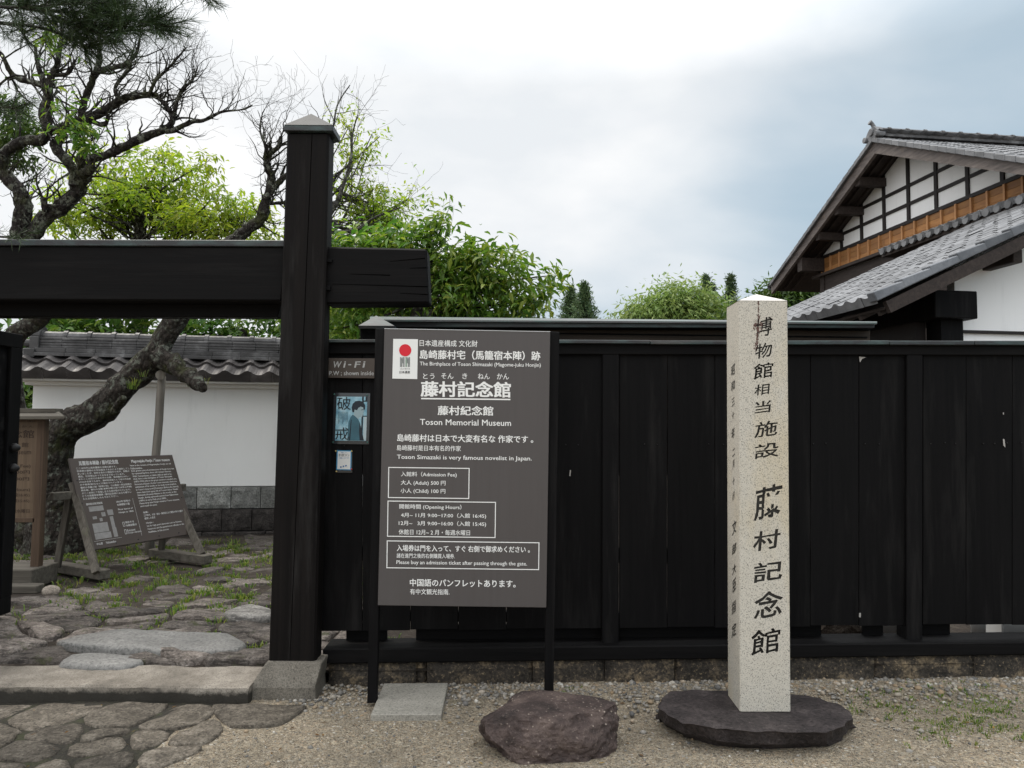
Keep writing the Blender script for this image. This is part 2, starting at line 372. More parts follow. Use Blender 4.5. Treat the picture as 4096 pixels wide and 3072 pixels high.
M['blue_ink'] = plain('blue_ink', (.06, .16, .33), .6, .2)
M['crack'] = plain('dark_crack', (.0012, .0011, .001), .95, .1, spec=.0); M['iron'] = plain('black_iron', (.013, .012, .012), .5, .2)
M['chip'] = plain('bare_chipped_paint', (.33, .31, .29), .7, .3, 30)
M['pin_yellow'] = plain('yellow_pin', (.55, .42, .16), .4); M['pin_green'] = plain('green_pin', (.05, .16, .13), .4); M['pin_red'] = plain('red_pin', (.5, .03, .03), .4)
M['pot'] = plain('white_pot', (.55, .55, .54), .5, .1)
def mk_bark(name, a, b, lich):
    t = NT(name); v = t.map((16, 16, 16)); f = t.noise(1, 8, .72, v, .8); l = t.noise(11, 8, .74)
    cr_ = t.vor(26, t.map((1, 1, .55)))
    c = t.mix(t.ramp(f, [(.35, 0.0), (.65, 1.0)]), a, b); c = t.mix(t.ramp(cr_, [(.15, .0), (.5, .5)]), c, tuple(x * .3 for x in a))
    c = t.mix(t.ramp(l, [(.52, 0.0), (.60, .8)]), c, lich)
    mo = t.noise(3.5, 6, .65); c = t.mix(t.ramp(mo, [(.52, 0.0), (.66, .75)]), c, (.045, .05, .014))
    h = t.math('SUBTRACT', f, t.math('MULTIPLY', cr_, 1.2))
    return t.done(c, .9, t.bump(h, 1.0, .04), .2)
M['bark'] = mk_bark('mossy_plum_bark', (.030, .024, .020), (.085, .070, .058), (.17, .18, .145))
M['bark_twig'] = mk_bark('dark_branch_bark', (.024, .020, .018), (.068, .058, .051), (.23, .24, .19))
M['bark_pale'] = mk_bark('pale_branch_bark', (.06, .055, .05), (.15, .14, .125), (.25, .26, .22))
M['moss'] = plain('moss', (.06, .085, .018), .9, .4, 30)
def mk_leaf(name, cols, tr=.4, rough=.42, spec=.4):
    t = NT(name); rp = t.geo.outputs['Random Per Island']
    k = len(cols); c = t.ramp(rp, [(i / (k - 1), cc) for i, cc in enumerate(cols)])
    big = t.noise(1.1, 3); c = t.n('ShaderNodeHueSaturation', {'Hue': t.n('ShaderNodeMapRange', {0: big, 1: .3, 2: .7, 3: .49, 4: .515}).outputs[0], 'Value': t.n('ShaderNodeMapRange', {0: big, 1: .3, 2: .7, 3: .8, 4: 1.2}).outputs[0], 'Color': c}).outputs[0]
    t.done(c, rough, None, spec)
    tl = t.n('ShaderNodeBsdfTranslucent', {'Color': t.n('ShaderNodeHueSaturation', {'Value': 1.5, 'Saturation': 1.1, 'Color': c}).outputs[0]})
    mx = t.n('ShaderNodeMixShader', {0: tr, 1: t.b.outputs[0], 2: tl.outputs[0]})
    t.t.links.new(mx.outputs[0], t.o.inputs[0]); return t.m
M['leaf_lime'] = mk_leaf('yellow_green_leaf', [(.13, .20, .03), (.20, .28, .035), (.27, .34, .045), (.33, .36, .06)], .55)
M['leaf_persimmon'] = mk_leaf('glossy_green_leaf', [(.055, .12, .022), (.10, .185, .03), (.16, .25, .04), (.27, .31, .06)], .42, .35)
M['leaf_hedge'] = mk_leaf('deep_green_leaf', [(.04, .095, .02), (.075, .15, .03), (.12, .205, .04), (.19, .25, .05)], .35, .38)
M['leaf_dark'] = mk_leaf('mid_green_leaf', [(.035, .07, .015), (.06, .105, .02), (.09, .135, .028)], .35)
M['leaf_conifer'] = mk_leaf('cedar_foliage', [(.07, .115, .06), (.11, .165, .08), (.16, .21, .095)], .15, .6, .2)
M['leaf_willow'] = mk_leaf('pale_green_foliage', [(.15, .22, .07), (.21, .28, .085), (.28, .34, .11)], .35, .55, .2)
M['needle'] = mk_leaf('pine_needle', [(.018, .034, .013), (.034, .060, .022), (.06, .092, .032)], .12, .5, .3)
M['grass'] = mk_leaf('weed_leaf', [(.06, .11, .02), (.10, .17, .03), (.17, .22, .05), (.24, .24, .06)], .35, .5, .2)
def mk_pebble():
    t = NT('pebble_mix'); rp = t.geo.outputs['Random Per Island']
    c = t.ramp(rp, [(0, (.09, .09, .09)), (.25, (.2, .185, .16)), (.5, (.28, .26, .23)), (.7, (.34, .30, .24)), (.85, (.30, .21, .12)), (1, (.55, .53, .48))])
    c = t.mix(t.math('MULTIPLY', t.noise(120, 3), .4), c, (.1, .09, .08))
    return t.done(c, .75, None, .3)
M['pebble'] = mk_pebble()

# ------------------------------------------------------------------ text: glyph outlines as flat meshes
_cache = {}
def glyphs(s, bold=0.0):
    key = (s, bold)
    if key in _cache: return _cache[key]
    c = bpy.data.curves.new('lettering', 'FONT'); c.body = s; c.size = 1.0; c.fill_mode = 'FRONT'; c.resolution_u = 2; c.offset = bold
    o = bpy.data.objects.new('lettering', c); col.objects.link(o)
    dg = bpy.context.evaluated_depsgraph_get(); e = o.evaluated_get(dg); me = e.to_mesh()
    V = [(v.co.x, v.co.y) for v in me.vertices]; Fc = [tuple(p.vertices) for p in me.polygons]
    e.to_mesh_clear(); bpy.data.objects.remove(o); bpy.data.curves.remove(c)
    xs = [v[0] for v in V]; ys = [v[1] for v in V]
    x0, x1, y0, y1 = min(xs), max(xs), min(ys), max(ys)
    _cache[key] = ([((x - x0) / (x1 - x0), (y - y0) / (y1 - y0)) for x, y in V], Fc, (x1 - x0) / (y1 - y0))
    return _cache[key]
def glyph_solid(s, bold=0.0):
    c = bpy.data.curves.new('lettering', 'FONT'); c.body = s; c.size = 1.0; c.fill_mode = 'BOTH'; c.resolution_u = 2; c.extrude = .5; c.offset = bold
    o = bpy.data.objects.new('lettering', c); col.objects.link(o)
    e = o.evaluated_get(bpy.context.evaluated_depsgraph_get()); me = e.to_mesh()
    bm = bmesh.new(); bm.from_mesh(me); bmesh.ops.remove_doubles(bm, verts=bm.verts, dist=1e-5)
    V = [tuple(v.co) for v in bm.verts]; bm.verts.index_update(); Fc = [tuple(v.index for v in f.verts) for f in bm.faces]; bm.free()
    e.to_mesh_clear(); bpy.data.objects.remove(o); bpy.data.curves.remove(c)
    xs = [v[0] for v in V]; ys = [v[1] for v in V]; x0, x1, y0, y1 = min(xs), max(xs), min(ys), max(ys)
    return [((v[0] - x0) / (x1 - x0), (v[1] - y0) / (y1 - y0), v[2]) for v in V], Fc
def carve(target, cutters, fill):
    """cut the letter solids out of the target mesh for good"""
    mb = MB()
    for V, Fc in cutters: mb.add(V, Fc)
    co = mb.build('cutter', fill); target.data.materials.append(fill)
    md = target.modifiers.new('carve', 'BOOLEAN'); md.operation = 'DIFFERENCE'; md.object = co; md.solver = 'EXACT'; md.use_self = True
    try: md.material_mode = 'TRANSFER'
    except Exception: pass
    bpy.context.view_layer.update()
    me = bpy.data.meshes.new_from_object(target.evaluated_get(bpy.context.evaluated_depsgraph_get()))
    target.modifiers.clear(); old = target.data; ok = len(me.polygons) > 200
    if ok: target.data = me
    bpy.data.objects.remove(co); return ok
def text_into(mb, s, f, bold=.012, warp=None):
    """f(u, v) -> world point, u to the right and v upward, both 0..1 over the ink of the line; bold thickens the strokes (in em) by stacked copies"""
    V, Fc, asp = glyphs(s)
    if warp: V = [warp(u, v) for u, v in V]
    o_, ex, ey = f(0, 0), f(1, 0), f(0, 1)
    nrm = (ex - o_).cross(ey - o_).normalized()
    du, dv = bold / max(asp, .3), bold
    k = 0
    for a, b in ((-1, -.6), (1, .6), (1, -.6), (-1, .6), (0, 0)):
        k += 1; d = nrm * (.00004 * k)
        mb.add([f(u + a * du, v + b * dv) + d for u, v in V], Fc)

# ------------------------------------------------------------------ the ground
def gz(x):
    t = min(max(x + 1.2, 0), 7.0); return .0195 * t
def smooth_grid(xs, ys, zf):
    mb = MB(); nx, ny = len(xs), len(ys)
    mb.v = [(x, y, zf(x, y)) for y in ys for x in xs]
    mb.f = [(j * nx + i, j * nx + i + 1, (j + 1) * nx + i + 1, (j + 1) * nx + i) for j in range(ny - 1) for i in range(nx - 1)]
    return mb
far = [-400, -150, -60, -25, -12, -8]
xs = far + list(np.arange(-6, 6.01, .1)) + [8, 12, 25, 60, 150, 400]
ys = [-400, -150, -60, -20, -8, -3, 0, 1, 2] + list(np.arange(2.5, 4.65, .08)) + [4.72, 4.80, 6, 10, 20, 60, 150, 400]
def zground(x, y):
    z = gz(x) if y < 4.75 else -.25
    if abs(x) < 6.5 and 2 < y < 4.72: z += .012 * noise.noise(Vector((x * 1.6, y * 1.6, 0))) + .006 * noise.noise(Vector((x * 5, y * 5, 3)))
    return float(z)
tag(smooth_grid([float(v) for v in xs], [float(v) for v in ys], zground).build('ground', M['gravel'], smooth=True), kind='structure')
def zyard(x, y):
    z = .085 + gz(x)
    if x < 0 and y < 12: z += .02 * noise.noise(Vector((x * 1.1, y * 1.1, 7)))
    return float(z)
xs = [-120, -60, -25, -14] + [float(v) for v in np.arange(-10, 6.1, .25)] + [8, 12, 20, 40, 120]
ys = [float(v) for v in np.arange(4.54, 12, .25)] + [14, 18, 25, 40, 70, 140]
tag(smooth_grid(xs, ys, zyard).build('courtyard', M['soil'], smooth=True), kind='structure')

# paving stones: irregular cells, cut from each other by half planes
def clip(poly, p, n):
    o = []
    for i in range(len(poly)):
        a, b = poly[i], poly[(i + 1) % len(poly)]
        da = (a[0] - p[0]) * n[0] + (a[1] - p[1]) * n[1]; db = (b[0] - p[0]) * n[0] + (b[1] - p[1]) * n[1]
        if da <= 0: o.append(a)
        if da * db < 0:
            t = da / (da - db); o.append((a[0] + (b[0] - a[0]) * t, a[1] + (b[1] - a[1]) * t))
    return o
def cells(x0, x1, y0, y1, dx, dy, rng, aniso=1.0):
    S = []
    j = 0; y = y0
    while y < y1:
        x = x0 + (.5 * dx if j % 2 else 0)
        while x < x1:
            S.append((x + rng.uniform(-.48, .48) * dx, y + rng.uniform(-.48, .48) * dy)); x += dx * rng.uniform(.7, 1.35)
        y += dy; j += 1
    out_ = []
    for s in S:
        poly = [(s[0] - 2 * dx, s[1] - 2 * dy), (s[0] + 2 * dx, s[1] - 2 * dy), (s[0] + 2 * dx, s[1] + 2 * dy), (s[0] - 2 * dx, s[1] + 2 * dy)]
        for q in S:
            if q is s or abs(q[0] - s[0]) > 3 * dx or abs(q[1] - s[1]) > 3 * dy: continue
            mid = ((s[0] + q[0]) / 2, (s[1] + q[1]) / 2); n = ((q[0] - s[0]) * aniso, (q[1] - s[1]) / aniso)
            poly = clip(poly, mid, n)
            if len(poly) < 3: break
        if len(poly) >= 3: out_.append((s, poly))
    return out_
def stone_from_poly(mb, poly, zf, h, gap, rng, dome=.012, rough=.012, tilt=.02):
    cx = sum(p[0] for p in poly) / len(poly); cy = sum(p[1] for p in poly) / len(poly)
    per = []
    for i in range(len(poly)):           # rounded, subdivided outline
        a, b = poly[i], poly[(i + 1) % len(poly)]; L = math.hypot(b[0] - a[0], b[1] - a[1]); n = max(1, int(L / .07))
        for k in range(n): per.append((a[0] + (b[0] - a[0]) * k / n, a[1] + (b[1] - a[1]) * k / n))
    for _ in range(1):
        per = [((per[i - 1][0] + 2 * per[i][0] + per[(i + 1) % len(per)][0]) / 4, (per[i - 1][1] + 2 * per[i][1] + per[(i + 1) % len(per)][1]) / 4) for i in range(len(per))]
    n = len(per)
    if n < 5: return
    sd_ = rng.uniform(0, 99); tx, ty = rng.uniform(-tilt, tilt), rng.uniform(-tilt, tilt)
    rings = []
    for sc_, hz in ((0, -.04), (0, h * .62), (1, h * .93), (2, h), (3, h)):
        ring = []
        for p in per:
            dx, dy = p[0] - cx, p[1] - cy; d = math.hypot(dx, dy) + 1e-6
            g = gap * (1 + .9 * noise.noise(Vector((p[0] * 6, p[1] * 6, sd_))))
            k = [max(.3, 1 - g / d), max(.25, 1 - (g + .018) / d), .72, .36][sc_] if sc_ < 4 else 0
            x, y = cx + dx * k, cy + dy * k
            z = zf(x, y) + hz + tx * dx * k + ty * dy * k
            if hz > 0: z += rough * noise.noise(Vector((x * 7, y * 7, sd_))) + rough * .6 * noise.noise(Vector((x * 17, y * 17, sd_))) + dome * (1 - k)
            ring.append((x, y, z))
        rings.append(ring)
    vs = [v for r in rings for v in r] + [(cx, cy, zf(cx, cy) + h + dome)]
    fs = []
    for r in range(4):
        for i in range(n):
            j = (i + 1) % n; fs.append((r * n + i, r * n + j, (r + 1) * n + j, (r + 1) * n + i))
    for i in range(n): fs.append((4 * n + i, 4 * n + (i + 1) % n, 5 * n))
    mb.add(vs, fs)
def inside(p, poly):
    c = False
    for i in range(len(poly)):
        a, b = poly[i], poly[i - 1]
        if (a[1] > p[1]) != (b[1] > p[1]) and p[0] < (b[0] - a[0]) * (p[1] - a[1]) / (b[1] - a[1]) + a[0]: c = not c
    return c
slabs_px = {
 'big': [(205, 2578), (290, 2556), (370, 2536), (500, 2517), (625, 2528), (800, 2533), (930, 2541), (1000, 2583), (940, 2614), (800, 2612), (650, 2609), (490, 2597), (330, 2590)],
 'low': [(215, 2660), (265, 2628), (340, 2611), (450, 2618), (560, 2620), (592, 2641), (540, 2664), (420, 2668)],
 'pale': [(880, 2455), (940, 2430), (1010, 2422), (1085, 2432), (1100, 2470), (1010, 2472), (945, 2482)]}
slab_xy = {k: [tuple(onz(a, b, .125)[:2]) for a, b in v] for k, v in slabs_px.items()}
rng = random.Random(5)
mbp = MB(); gaps = []
for s, poly in cells(-6.6, -.7, 4.66, 9.2, .44, .25, rng, 1.0):
    cx = sum(p[0] for p in poly) / len(poly); cy = sum(p[1] for p in poly) / len(poly)
    if min(p[1] for p in poly) < 4.60 or cx > -1.0: 
        poly = [(x, max(y, 4.60)) for x, y in poly]
        if cx > -1.0: continue
    test = [(cx, cy)] + [((p[0] + cx) / 2, (p[1] + cy) / 2) for p in poly]
    if any(inside(test[0], sp) for sp in slab_xy.values()): continue
    gaps += [p for p in poly]
    stone_from_poly(mbp, poly, zyard, rng.uniform(.025, .05) if cy < 5.3 else rng.uniform(-.004, .03) if cy < 6.4 else rng.uniform(-.014, .014), .017 if cy < 5.9 else .012, rng, .010, .022, .05)
tag(mbp.build('courtyard_paving', M['paving'], smooth=True), kind='structure')
for k, nm, lab, mt in (('big', 'paving_slab', 'longest smooth grey flagstone set just inside the stone threshold', 'grey_slab'),
                       ('low', 'paving_slab', 'flat grey pointed flagstone between the threshold and the longest slab', 'grey_slab'),
                       ('pale', 'paving_slab', 'pale flagstone beside the foot of the black gate post', 'pale_flag')):
    mb = MB(); stone_from_poly(mb, slab_xy[k], zyard, .056, .002, random.Random(3), .004, .010, 0)
    tag(mb.build(nm, M[mt], smooth=True), lab, 'flagstone', 'flagstones inside the gate')
rng = random.Random(11); mbf = MB()
for s, poly in cells(-5.6, -1.0, 2.3, 4.15, .29, .19, rng, 1.0):
    cx = sum(p[0] for p in poly) / len(poly); cy = sum(p[1] for p in poly) / len(poly)
    if max(p[1] for p in poly) > 4.23: poly = [(x, min(y, 4.22)) for x, y in poly]
    if cx > -1.33 - .28 * rng.random() * (cy < 3.9): continue
    stone_from_poly(mbf, poly, zground, rng.uniform(.010, .020), .0075, rng, .002, .012, .012)
xs = [float(v) for v in np.arange(-6, -1.3, .1)]; ys = [float(v) for v in np.arange(2.2, 4.3, .08)]
jm = smooth_grid(xs, ys, lambda x, y: zground(x, y) + (.004 if x < -1.62 - .25 * noise.noise(Vector((y * 2.2, 1, 0))) else -.03)); tag(jm.build('paving_joints', M['joint'], smooth=True), kind='structure')
tag(mbf.build('front_paving', M['paving_front'], smooth=True), kind='structure')

# threshold kerb
mb = MB()
n = 150; xa, xb = -6.0, at(996, 2741, 4.25).x
for i in range(n + 1):
    x = xa + (xb - xa) * i / n; q = lambda s_: .010 * noise.noise(Vector((x * 5, s_, 1))) + .004 * noise.noise(Vector((x * 17, s_, 4)))
    pr = [(4.245, -.05), (4.24, .060), (4.246, .084), (4.262, .093), (4.55, .106), (4.56, -.05)]
    mb.v += [(x, y + q(k * 3.1), z + q(k * 3.1 + 9)) for k, (y, z) in enumerate(pr)]
mb.f += [(i * 6 + k, (i + 1) * 6 + k, (i + 1) * 6 + (k + 1) % 6, i * 6 + (k + 1) % 6) for i in range(n) for k in range(6)] + [tuple(range(6)), tuple(n * 6 + k for k in range(6))]
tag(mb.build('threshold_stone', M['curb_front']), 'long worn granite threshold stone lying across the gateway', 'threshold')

# ------------------------------------------------------------------ the gate
YP = 4.38
gate = thing('gate', 'tall black timber gate with a thick crossbeam and pyramid capped post', 'gate', (-1.25, YP, .16))
def taper_post(pxs, Y, depth):
    mb = MB(); mb.slab(pxs, Y, depth); return mb
post = taper_post([(1147, 529), (1316, 529), (1262, 2656), (1073, 2656)], YP, .14).build('post', M['post_wood'], gate, bevel=.012)
# seam down the post front
mb = MB(); a = at(1233, 529, YP - .0012); b = at(1168, 2650, YP - .0012)
mb.slab([(1247, 532), (1249.5, 532), (1160, 2650), (1158, 2650)], YP - .0015, .001); mb.build('seam', M['crack'], post)
cap = MB(); p = [at(1136, 500, YP - .02), at(1333, 500, YP - .02)]
zc = p[0].z; x0, x1 = p[0].x, p[1].x; yb = YP + .165
cap.box(x0, YP - .022, zc - .035, x1, yb, zc)
capo = cap.build('cap', M['copper'], post, bevel=.004)
ap = at(1245, 455, YP + .075)
cp = MB(); cp.add([(x0, YP - .022, zc + .001), (x1, YP - .022, zc + .001), (x1, yb, zc + .001), (x0, yb, zc + .001), ap], [(0, 1, 4), (1, 2, 4), (2, 3, 4), (3, 0, 4), (3, 2, 1, 0)])
cp.build('pyramid_top', M['cap_metal'], post)
YB = YP + .06
mb = MB(); mb.slab([(-900, 980), (1150, 987), (1125, 1203), (-900, 1196)], YB, .16); mb.build('crossbeam', M['black_wood_x'], gate, bevel=.008)
mb = MB(); mb.slab([(-900, 954), (1150, 960), (1150, 986), (-900, 979)], YB - .015, .20); mb.build('beam_capping', M['copper'], gate, bevel=.004)
mb = MB(); mb.slab([(-900, 1190), (1130, 1198), (1110, 1268), (-900, 1264)], YB + .17, .1); mb.build('lintel', M['black_wood_x'], gate, bevel=.005)
mb = MB()
tl, tr, br, bl = [at(*q, YP + .05) for q in ((1306, 985), (1707, 994), (1716, 1213), (1298, 1216))]
tl2, tr2, br2, bl2 = [v + Vector((0, .17, 0)) for v in (tl, tr, br, bl)]
mb.hexa([bl, br, tr, tl, bl2, br2, tr2, tl2]); be = mb.build('beam_end', M['black_wood_x'], gate, bevel=.012)
mb = MB()
for y0_, xa_, xb_, dy_ in ((1045, 1560, 1700, -14), (1072, 1640, 1706, -3), (1135, 1330, 1712, 10), (1172, 1600, 1713, 4), (1095, 1400, 1560, 4)):
    mb.slab([(xa_, y0_), (xb_, y0_ + dy_), (xb_, y0_ + dy_ + 3.5), (xa_, y0_ + 1)], YP + .0485, .001)
mb.build('crack', M['crack'], be)
mb = MB(); mb.slab([(1300, 1035), (1328, 1036), (1326, 1048), (1299, 1046)], YP + .03, .03); mb.build('wedge', M['black_wood'], gate); mb = MB(); mb.slab([(1290, 1140), (1322, 1141), (1320, 1160), (1289, 1158)], YP + .03, .03); mb.build('wedge', M['black_wood'], gate)
mb = MB(); mb.box(-4.75, YP, .16, -4.45, YP + .27, 3.32); mb.build('post', M['post_wood'], gate, bevel=.012)
# the door leaf stands open inwards at the left
xd = at(52, 1900, 5.62).x
door = MB(); door.box(xd - .05, 4.62, .16, xd, 5.62, 2.20)
do = door.build('door', M['black_y'], gate, bevel=.004)
mb = MB()
for (ya, yb_, za, zb_) in ((4.62, 5.62, 2.10, 2.205), (4.62, 5.62, .15, .27), (5.50, 5.625, .27, 2.10), (4.62, 4.72, .27, 2.10)): mb.box(xd + .001, ya, za, xd + .03, yb_, zb_)
mb.build('door_frame', M['black_wood'], do, bevel=.004)
for zz in (1.36, 1.21):
    mb = MB(); mb.tube([(xd + .031, 5.56, zz), (xd + .05, 5.56, zz), (xd + .075, 5.56, zz), (xd + .085, 5.56, zz)], [.035, .034, .02, .004], 10); mb.build('stud', M['iron'], do, smooth=True)
# pedestal stone
mb = MB()
f0 = [at(1066, 2650, YP - .02), at(1288, 2656, YP - .02)]; zt = f0[0].z + .004
fx0, fx1 = at(996, 2760, 4.31).x, -1.095
def ringz(x0, x1, y0, y1, z): return [(x0, y0, z), (x1, y0, z), (x1, y1, z), (x0, y1, z)]
vs = ringz(fx0, fx1 + .01, 4.31, 4.55, -.06) + ringz(fx0, fx1, 4.31, 4.55, .07) + ringz(f0[0].x, f0[1].x, YP - .02, 4.54, zt)
mb.add(vs, [(3, 2, 1, 0), (8, 9, 10, 11)] + [(r * 4 + i, r * 4 + (i + 1) % 4, r * 4 + 4 + (i + 1) % 4, r * 4 + 4 + i) for r in range(2) for i in range(4)])
tag(mb.build('pedestal_stone', M['post_stone'], bevel=.012, seg=2), 'tapered granite pedestal under the foot of the black gate post', 'pedestal')

# ------------------------------------------------------------------ the fence
YF = 4.60
fence = thing('fence', 'long black board fence running right from the gate post', 'fence', (1.2, YF, .1))
lerp = lambda a, b, t: a + (b - a) * t
def yl(px, l, r): return lerp(l, r, (px - 1300) / (4096 - 1300))
bot = lambda px: yl(px, 2524, 2497); top = lambda px: yl(px, 1412, 1418)
seams = [1262, 1450, 1642, 1834, 2026, 2218, 2410]
seams2 = [2477, 2670, 2860, 3050, 3242, 3436, 3628]
seams3 = [3692, 3865, 4050, 4240, 4430, 4620, 4800]
seams4 = [4866, 5056, 5246, 5436, 5626, 5816, 6006]
rng = random.Random(3)
mb = MB()
for S in (seams, seams2, seams3, seams4):
    for a, b in zip(S[:-1], S[1:]):
        g = 1.2; dy = rng.uniform(0, .006); jb = rng.uniform(-3, 3)
        lean = lambda px: -.0 * px
        mb.slab([(a + g, top(a) - 6), (b - g, top(b) - 6), (b - g - 1, bot(b) + jb), (a + g - 1, bot(a) + jb)], YF + dy, .018)
mb.build('boarding', M['black_wood'], fence, bevel=.0015)
for a, b in ((2410, 2477), (3628, 3692), (4800, 4866), (6006, 6072)):
    mb = MB(); mb.slab([(a, top(a) + 2), (b, top(b) + 2), (b - 2, yl(b, 2592, 2570)), (a - 2, yl(a, 2592, 2570))], YF - .022, .12); mb.build('fence_post', M['black_wood'], fence, bevel=.004)
mb = MB(); mb.slab([(1255, 1366), (6080, 1380), (6080, 1425), (1255, 1415)], YF - .025, .025); mb.build('top_rail', M['black_wood_x'], fence, bevel=.004)
mb = MB()
rngc = random.Random(4); xcuts = [1240, 1700, 2160, 2602, 3030, 3560, 3900, 4330, 4900, 5500, 6090]
for a, b in zip(xcuts[:-1], xcuts[1:]):
    j0, j1 = rngc.uniform(-1.5, 1.5), rngc.uniform(-1.5, 1.5)
    p0, p1 = at(a, yl(a, 1358, 1364) + j0, YF - .06), at(b - 2, yl(b, 1358, 1364) + j1, YF - .06)
    q0, q1 = at(a, yl(a, 1366, 1377) + j0 + 4, YF - .06), at(b - 2, yl(b, 1366, 1377) + j1 + 4, YF - .06)
    d = Vector((0, .20, .022)); mb.hexa([q0, q1, p1, p0, q0 + Vector((0, .2, 0)), q1 + Vector((0, .2, 0)), p1 + d, p0 + d])
mb.build('copper_capping', M['copper'], fence, bevel=.003)
mb = MB(); mb.slab([(1290, 2596), (6080, 2548), (6080, 2596), (1290, 2656)], YF - .09, .22); mb.build('sill_beam', M['black_wood_x'], fence, bevel=.007)
mb = MB()
for z0_ in (.62, 1.35): mb.box(-1.1, YF + .028, z0_ + .1, 6.1, YF + .075, z0_ + .19)
mb.box(-1.1, YF + .03, .36, 1.95, YF + .075, .42); mb.build('back_rail', M['black_wood_x'], fence)
rngn = random.Random(8)
for px in range(1330, 4800, 52):
    if rngn.random() < .25: continue
    pp = at(px + rngn.uniform(-6, 6), yl(px, 1782, 1772) + rngn.uniform(-2, 2), YF); mb = MB(); mb.tube([pp + Vector((0, .003, 0)), pp + Vector((0, -.003, 0)), pp + Vector((0, -.005, 0))], [.004, .004, .002], 6); mb.build('nail', M['iron'], fence)
mb = MB()
for q in ([(3436, 1426), (3464, 1429), (3448, 1436), (3440, 1450)], [(4012, 1755), (4018, 1757), (4022, 1790), (4014, 1782)], [(3437, 2452), (3444, 2452), (3443, 2470), (3436, 2468)],
          [(2280, 1880), (2284, 1880), (2282, 1905), (2277, 1903)], [(4012, 1650), (4016, 1650), (4016, 1658), (4012, 1658)]): mb.slab(q, YF - .0025, .0015); mb.build('paint_chip', M['chip'], fence); mb = MB()
mb = MB(); mb.slab([(1664, 2500), (3285, 2490), (3285, 2600), (1664, 2600)], YF + .085, .02); mb.build('kick_board', M['black_wood_x'], fence)
for a, b in ((1385, 1548), (3452, 3532), (3622, 3800)):
    mb = MB(); mb.slab([(a, 2490), (b, 2490), (b, 2600), (a, 2600)], YF + .085, .02); mb.build('kick_board', M['black_wood_x'], fence)
# foundation stones
cuts = [1312, 1664, 1706, 2130, 2420, 2700, 3125, 3500, 3900, 4340, 4900, 5500, 6080]
rngb = random.Random(6)
for a, b in zip(cuts[:-1], cuts[1:]):
    narrow = b - a < 60
    mb = MB(); Y_ = YF - .06 + rngb.uniform(-.01, .01) + (.03 if narrow else 0)
    p0, p1 = at(a + 1.5, 2658 - .0145 * (a - 1300), Y_), at(b - 1.5, 2658 - .0145 * (b - 1300), Y_)
    nn = max(2, int((p1.x - p0.x) / .05)); K = 8
    for i in range(nn + 1):
        t = i / nn; x = lerp(p0.x, p1.x, t); zt = lerp(p0.z, p1.z, t) - .001
        for k in range(K):
            z = lerp(zt, -.08, k / (K - 1)); e = .012 if i in (0, nn) or k == 0 else 0
            mb.v.append((x, Y_ + e + .014 * noise.noise(Vector((x * 9, z * 12, a))), z))
        for k in range(1): mb.v.append((x, Y_ + .26, zt))
    W = K + 1
    for i in range(nn):
        mb.f += [(i * W + k, (i + 1) * W + k, (i + 1) * W + k + 1, i * W + k + 1) for k in range(K - 1)]
        mb.f.append((i * W + K, (i + 1) * W + K, (i + 1) * W, i * W))
    mb.f += [tuple(range(W)), tuple(nn * W + k for k in range(W))]
    mb.build('foundation_stone', M['base_stone'], fence, smooth=True)

# things seen through the gap under the boards
def lathe(mb, c, prof, seg=16):
    n0 = len(mb.v)
    for r, z in prof:
        for k in range(seg): mb.v.append((c[0] + r * math.cos(2 * math.pi * k / seg), c[1] + r * math.sin(2 * math.pi * k / seg), c[2] + z))
    for i in range(len(prof) - 1):
        for k in range(seg): mb.f.append((n0 + i * seg + k, n0 + i * seg + (k + 1) % seg, n0 + (i + 1) * seg + (k + 1) % seg, n0 + (i + 1) * seg + k))
    mb.f.append(tuple(n0 + k for k in range(seg))[::-1]); mb.f.append(tuple(n0 + (len(prof) - 1) * seg + k for k in range(seg)))
for px, r, lab in ((3578, .09, 'white pot glimpsed under the fence left of the right-hand post'), (3932, .05, 'narrow white pot glimpsed under the fence near its right end')):
    c = at(px, 2540, 5.0); mb = MB(); lathe(mb, (c.x, 5.05, zyard(c.x, 5) - .005), [(r * .8, 0), (r, .16), (r * 1.06, .17), (r * 1.06, .2), (r * .9, .2), (r * .85, .15)])
    tag(mb.build('flower_pot', M['pot'], smooth=True), lab, 'pot', 'pots behind the fence')
c = at(4065, 2540, 5.0); mb = MB(); mb.box(c.x - .09, 5.0, zyard(c.x, 5) - .01, c.x + .14, 5.2, zyard(c.x, 5) + .28); 
mb.box(c.x - .1, 4.99, zyard(c.x, 5) + .28, c.x + .15, 5.21, zyard(c.x, 5) + .31); tag(mb.build('planter', M['pot'], bevel=.008), 'white box planter seen through the gap at the right end of the fence', 'planter')
mb = MB(); q = at(2250, 2540, 4.95); mb.tube([(q.x - .06, 4.95, .5), (q.x - .045, 4.95, .36), (q.x, 4.96, .25), (q.x + .05, 4.97, .12)], [.02, .022, .022, .02], 8)
tag(mb.build('branch', M['bark_pale'], smooth=True), 'pale bent stick standing behind the fence next to the large sign', 'stick')

